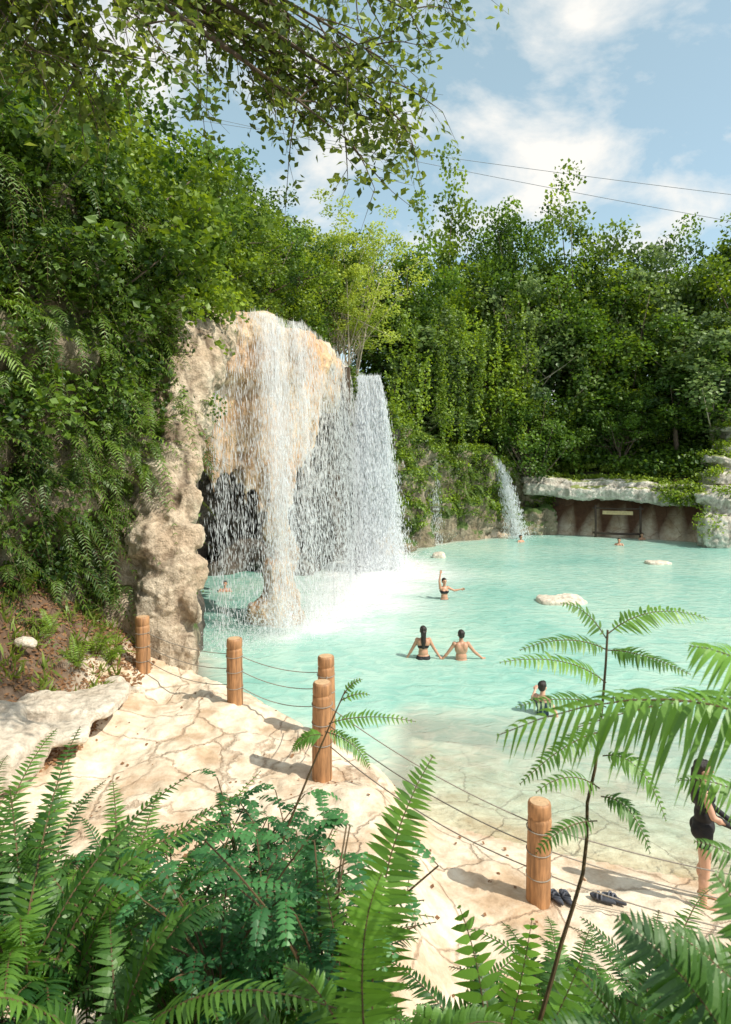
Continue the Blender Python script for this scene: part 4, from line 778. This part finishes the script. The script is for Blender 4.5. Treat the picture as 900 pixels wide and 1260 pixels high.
# ---------------- people
def skin_mat(n, c): return plain(n, c, .45, .08, 12, .03)
SK1 = skin_mat('skin_tan', (.50, .27, .17)); SK2 = skin_mat('skin_light', (.62, .37, .26)); HAIR = plain('hair_dark', (.018, .012, .009), .45, .3, 60, .4, stretch=(6, 6, .5))
BLK = plain('cloth_black', (.014, .014, .017), .8); NAVY = plain('cloth_navy', (.02, .05, .09), .7); EYE = plain('eye_dark', (.02, .015, .01), .2)
def person(x, y, z, rz, label, arms, skin=SK1, long_hair=False, top=None, bottom=BLK, female=False, legs=None, s=1.0, topr=(1.0, 1.40), hem=None):
    g = Geo(); V3 = lambda *a: np.array(a, float)
    sw = .165 if not female else .145
    blob(g, (0, 0, .95), (.165, .115, .12)); blob(g, (0, 0, 1.08), (.138 if not female else .12, .10, .14)); blob(g, (0, .0, 1.27), (.162 if not female else .14, .108, .17)); blob(g, (0, .01, 1.38), (.16 if not female else .14, .08, .07))
    blob(g, (-.075, .055, 1.32), (.08, .06, .11)); blob(g, (.075, .055, 1.32), (.08, .06, .11))
    blob(g, (-.07, .06, .9), (.085, .08, .09)); blob(g, (.07, .06, .9), (.085, .08, .09))
    if female: blob(g, (-.07, -.085, 1.28), (.055, .055, .055)); blob(g, (.07, -.085, 1.28), (.055, .055, .055))
    else: blob(g, (-.075, -.07, 1.33), (.075, .045, .06)); blob(g, (.075, -.07, 1.33), (.075, .045, .06))
    cap(g, (0, .01, 1.40), .058, (0, -.005, 1.52), .05)
    blob(g, (0, .005, 1.625), (.074, .093, .098)); blob(g, (0, -.03, 1.565), (.055, .06, .062)); blob(g, (0, -.095, 1.60), (.012, .022, .02)); blob(g, (0, -.088, 1.555), (.024, .012, .008)); blob(g, (0, -.075, 1.525), (.025, .02, .018))
    blob(g, (0, -.078, 1.645), (.05, .015, .012))
    for sg in (-1, 1): blob(g, (sg*.078, .005, 1.60), (.012, .02, .032))
    for sg, lg in zip((-1, 1), legs or [((.105, -.01, .49), (.11, .01, .08)), ((.105, -.01, .49), (.11, .01, .08))]):
        kn = V3(sg*lg[0][0], lg[0][1], lg[0][2]); an = V3(sg*lg[1][0], lg[1][1], lg[1][2]); hp = V3(sg*.09, 0, .9)
        cap(g, hp, .088, kn, .056); cap(g, kn, .054, an, .036); blob(g, kn*.62+an*.38+[0, .018, 0], (.05, .055, .1))
        cap(g, an+[0, .02, -.03], .035, an+[sg*.015, -.14, -.05], .028); blob(g, an+[sg*.015, -.15, -.055], (.043, .05, .02))
    for sg, (el, wr) in zip((-1, 1), arms):
        sh = V3(sg*sw, .005, 1.385); el = V3(*el); wr = V3(*wr)
        blob(g, sh, (.06, .058, .06)); cap(g, sh, .05, el, .038); cap(g, el, .038, wr, .026); blob(g, el*.7+wr*.3, (.04, .04, .045))
        f = nrm(wr-el); sd_ = nrm(np.cross(f, [0, 1, .2])); nn_ = np.cross(f, sd_)
        cap(g, wr, .024, wr+f*.05, .026)
        for j, (o_, l_) in enumerate(((-.030, .066), (-.010, .078), (.011, .072), (.030, .056))):
            k0 = wr+f*.075+sd_*o_; cap(g, wr+f*.045+sd_*o_*.8, .013, k0, .0105, 8); k1 = k0+f*l_*.5+sd_*o_*.3+nn_*.008; cap(g, k0, .0098, k1, .009, 8); cap(g, k1, .009, k1+f*l_*.42+nn_*.018, .0075, 8)
        t0 = wr+f*.02-sd_*.025; t1 = t0+f*.03-sd_*.028; cap(g, t0, .013, t1, .011, 8); cap(g, t1, .0105, t1+f*.03-sd_*.008, .0085, 8)
    me = remesh(g, .0085, 3); me.name = 'person'; me.materials.clear(); me.materials.append(skin); me.polygons.foreach_set('use_smooth', np.ones(len(me.polygons), dtype=bool)); me.update()
    o = add('person', me, label=label, cat='person', loc=(x, y, z)); o.rotation_euler = (0, 0, rz); o.scale = (s,)*3
    V = getV(me); N = getN(me); pol = np.empty(len(me.loops), np.int32); me.loops.foreach_get('vertex_index', pol)
    lt = np.empty(len(me.polygons), np.int32); me.polygons.foreach_get('loop_total', lt)
    if (lt == 4).all():
        Fq = pol.reshape(-1, 4); cen = V[Fq].mean(1)
        def cloth(nm, mk, mat, off=.007):
            f = Fq[mk]
            if not len(f): return
            u_, inv = np.unique(f, return_inverse=True); VV = V[u_]+N[u_]*off
            add(nm, mk_mesh(nm, VV, [inv.reshape(-1, 4)], True, [mat]), parent=o)
        hm = hem or (.62 if not female else .82)
        if bottom: cloth('shorts', (cen[:, 2] > hm) & (cen[:, 2] < 1.0) & (np.abs(cen[:, 0]) < .21), bottom, .009)
        if top: cloth('top', (cen[:, 2] > topr[0]) & (cen[:, 2] < topr[1]) & (np.abs(cen[:, 0]) < (.175 if topr[1]-topr[0] < .3 else .2)), top)
    h = Geo(); blob(h, (0, .026, 1.648), (.084, .088, .09)); blob(h, (0, .05, 1.60), (.075, .06, .07)); blob(h, (0, -.03, 1.69), (.06, .05, .04))
    if long_hair:
        cap(h, (0, .07, 1.58), .068, (0, .095, 1.36), .06); cap(h, (0, .095, 1.36), .06, (.01, .1, 1.22), .035)
    mh = remesh(h, .01, 2); mh.materials.clear(); mh.materials.append(HAIR); vv = getV(mh); nn_ = getN(mh); vv += nn_*(fbm(vv*np.array([60, 60, 9]), 2)*.02)[:, None]; mh.vertices.foreach_set('co', vv.astype(np.float32).ravel()); mh.polygons.foreach_set('use_smooth', np.ones(len(mh.polygons), dtype=bool)); mh.update()
    add('hair', mh, parent=o)
    for sg in (-1, 1):
        gg = Geo(); blob(gg, (sg*.03, -.082, 1.618), (.012, .009, .008)); add('eye', gg.mesh('eye', [EYE], True), parent=o)
    return o
PI = math.pi
xm, xw, yc = 2.34, 1.42, 15.9
person(xm, yc, -1.0, PI, 'bare chested man wading waist deep holding a hand', [((-.33, -.02, 1.18), (-.52, -.06, 1.02)), ((.33, .0, 1.16), (.47, -.02, .99))], SK1)
person(xw, yc+.1, -.93, PI, 'long haired woman wading waist deep holding a hand', [((-.27, 0, 1.17), (-.40, .06, .98)), ((.27, -.02, 1.15), (.38, -.06, .95))], SK1, True, BLK, BLK, True, topr=(1.2, 1.27))
p = S(547, 737, 22.6); person(p[0], p[1], -1.0, .3, 'swimmer standing in the lagoon with one arm raised', [((-.2, -.03, 1.62), (-.16, -.02, 1.88)), ((.36, -.05, 1.28), (.58, -.1, 1.32))], SK1, False, BLK, BLK, True, topr=(1.2, 1.30))
p = S(668, 879, 12.55); person(p[0], p[1], -1.0, 2.4, 'person in dark blue swimwear standing in shallow water', [((-.27, -.02, 1.15), (-.28, -.12, .95)), ((.28, -.08, 1.25), (.30, -.25, 1.40))], SK2, False, NAVY, NAVY, True, topr=(1.0, 1.34), s=.95)
p = S(866, 1092, 7.05); person(p[0], p[1], GZ(p[0], p[1]), 1.2, 'person in black top and shorts standing on the shore', [((-.2, -.08, 1.15), (-.15, -.3, 1.05)), ((.22, -.05, 1.14), (.2, -.25, 1.0))], SK2, True, BLK, BLK, False, topr=(.98, 1.43), s=.9, hem=.74)
for u, v, d, rz, lb, lh in [(277, 728, 24, .2, 'swimmer with head and shoulders above water in the cave', False), (641, 667, 37.5, .5, 'swimmer far out with head above the water', False), (762, 671, 35.5, -.4, 'dark haired swimmer near the grotto', True), (790, 664, 38, .3, 'swimmer beside the wooden board in the grotto', True)]:
    y_ = 5*F/(v-560); person((u-450)/F*y_, y_, -1.32, rz, lb, [((-.3, -.1, 1.2), (-.5, -.25, 1.25)), ((.3, -.1, 1.2), (.5, -.25, 1.25))], SK1, lh, None, BLK)
# ---------------- sandals
M_sole = plain('sandal_sole', (.05, .055, .07), .7); M_strap = plain('sandal_strap', (.10, .11, .14), .6)
def sandal(u, v, d, rz, label):
    a = np.linspace(0, 2*math.pi, 32, endpoint=False); yy = np.sin(a)*.14; xx = np.cos(a)*(.045+.012*np.sin(a))*1.0
    p = S(u, v, d); z = GZ(p[0], p[1])+.02
    ring = lambda zz_, k: np.stack([xx*k, yy*k, 0*a+zz_+.012*np.maximum(0, -yy/.14)], -1)
    V = np.vstack([ring(0, .96), ring(.008, 1), ring(.022, 1), ring(.027, .95), [[0, 0, .028]]]); n = 32; i = np.arange(3)[:, None]*n; j = np.arange(n)[None]; k = (j+1) % n
    Q = np.stack([i+j, i+k, i+n+k, i+n+j], -1).reshape(-1, 4); T = np.stack([np.arange(n)+3*n, (np.arange(n)+1) % n+3*n, np.full(n, 4*n)], -1)
    o = add('sandal', mk_mesh('sandal', V, [Q, T], True, [M_sole]), label=label, cat='sandal', group='sandals left on the shore', loc=(p[0], p[1], z)); o.rotation_euler = (0, 0, rz)
    for y_ in (0, .045):
        g = Geo(); g.add(*tube(bez((-.048, y_, .02), (-.0, y_+.02, .11), (.048, y_, .02), 9), .011, 8)); add('strap', g.mesh('strap', [M_strap], True), parent=o)
for u, v, rz in [(684, 1108, .3), (697, 1102, .15), (742, 1098, .9), (756, 1108, .75)]: sandal(u, v, 7.0, rz, 'dark open sandal with broad straps on pale stone')
# ---------------- sky, sun
W = bpy.data.worlds.new('World'); scene.world = W; W.use_nodes = True; nt = W.node_tree; nt.nodes.clear()
sun_dir = Vector((.86, -.48, 1.12)).normalized(); elev = math.asin(sun_dir.z); az = math.atan2(sun_dir.x, sun_dir.y)
sky = nt.nodes.new('ShaderNodeTexSky'); sky.sky_type = 'NISHITA'; sky.sun_disc = False; sky.sun_elevation = elev; sky.sun_rotation = az; sky.air_density = 1.0; sky.dust_density = 1.2; sky.ozone_density = 1.5
tc = nt.nodes.new('ShaderNodeTexCoord'); sx = nt.nodes.new('ShaderNodeSeparateXYZ'); nt.links.new(tc.outputs['Generated'], sx.inputs[0])
mx = nt.nodes.new('ShaderNodeMath'); mx.operation = 'MAXIMUM'; mx.inputs[1].default_value = 0; nt.links.new(sx.outputs[2], mx.inputs[0])
ax = nt.nodes.new('ShaderNodeMath'); ax.operation = 'ADD'; ax.inputs[1].default_value = .3; nt.links.new(mx.outputs[0], ax.inputs[0])
dv = nt.nodes.new('ShaderNodeVectorMath'); dv.operation = 'DIVIDE'; nt.links.new(tc.outputs['Generated'], dv.inputs[0])
cb = nt.nodes.new('ShaderNodeCombineXYZ'); [nt.links.new(ax.outputs[0], cb.inputs[i]) for i in range(3)]; nt.links.new(cb.outputs[0], dv.inputs[1])
mp = nt.nodes.new('ShaderNodeMapping'); mp.inputs['Location'].default_value = (3.1, .6, 0); mp.inputs['Scale'].default_value = (1, 1, 0.0); nt.links.new(dv.outputs[0], mp.inputs[0])
no = nt.nodes.new('ShaderNodeTexNoise'); no.inputs['Scale'].default_value = 3.4; no.inputs['Detail'].default_value = 10; no.inputs['Roughness'].default_value = .58; no.inputs['Distortion'].default_value = .3; nt.links.new(mp.outputs[0], no.inputs[0])
rp = nt.nodes.new('ShaderNodeValToRGB'); rp.color_ramp.elements[0].position = .45; rp.color_ramp.elements[1].position = .65; nt.links.new(no.outputs[0], rp.inputs[0])
mi = nt.nodes.new('ShaderNodeMix'); mi.data_type = 'RGBA'; nt.links.new(rp.outputs[0], mi.inputs[0])
tl = nt.nodes.new('ShaderNodeMix'); tl.data_type = 'RGBA'; tl.blend_type = 'ADD'; tl.inputs[0].default_value = 1; nt.links.new(sky.outputs[0], tl.inputs[6]); tl.inputs[7].default_value = (1.5, 2.0, 1.5, 1)
nt.links.new(tl.outputs[2], mi.inputs[6]); mi.inputs[7].default_value = (7.0, 6.8, 6.4, 1)
bg = nt.nodes.new('ShaderNodeBackground'); bg.inputs[1].default_value = .15; nt.links.new(mi.outputs[2], bg.inputs[0])
wo = nt.nodes.new('ShaderNodeOutputWorld'); nt.links.new(bg.outputs[0], wo.inputs[0])
sl = bpy.data.lights.new('sun', 'SUN'); sl.energy = 5.0; sl.angle = math.radians(.5); sl.color = (1, .94, .82); so = bpy.data.objects.new('sun', sl); COL.objects.link(so); so.rotation_euler = sun_dir.to_track_quat('Z', 'Y').to_euler(); so.location = (30, -10, 40)
cam = bpy.data.cameras.new('camera'); co = bpy.data.objects.new('camera', cam); COL.objects.link(co); scene.camera = co
co.location = (0, 0, CAM_H); co.rotation_euler = (math.radians(90), 0, 0); cam.sensor_fit = 'VERTICAL'; cam.sensor_height = 36; cam.lens = F/1260*36; cam.shift_y = -70/1260; cam.clip_end = 3000; cam.clip_start = .05
cam.dof.use_dof = True; cam.dof.focus_distance = 14; cam.dof.aperture_fstop = 6.3
scene.view_settings.view_transform = 'Standard'; scene.view_settings.look = 'None'; scene.view_settings.exposure = 0
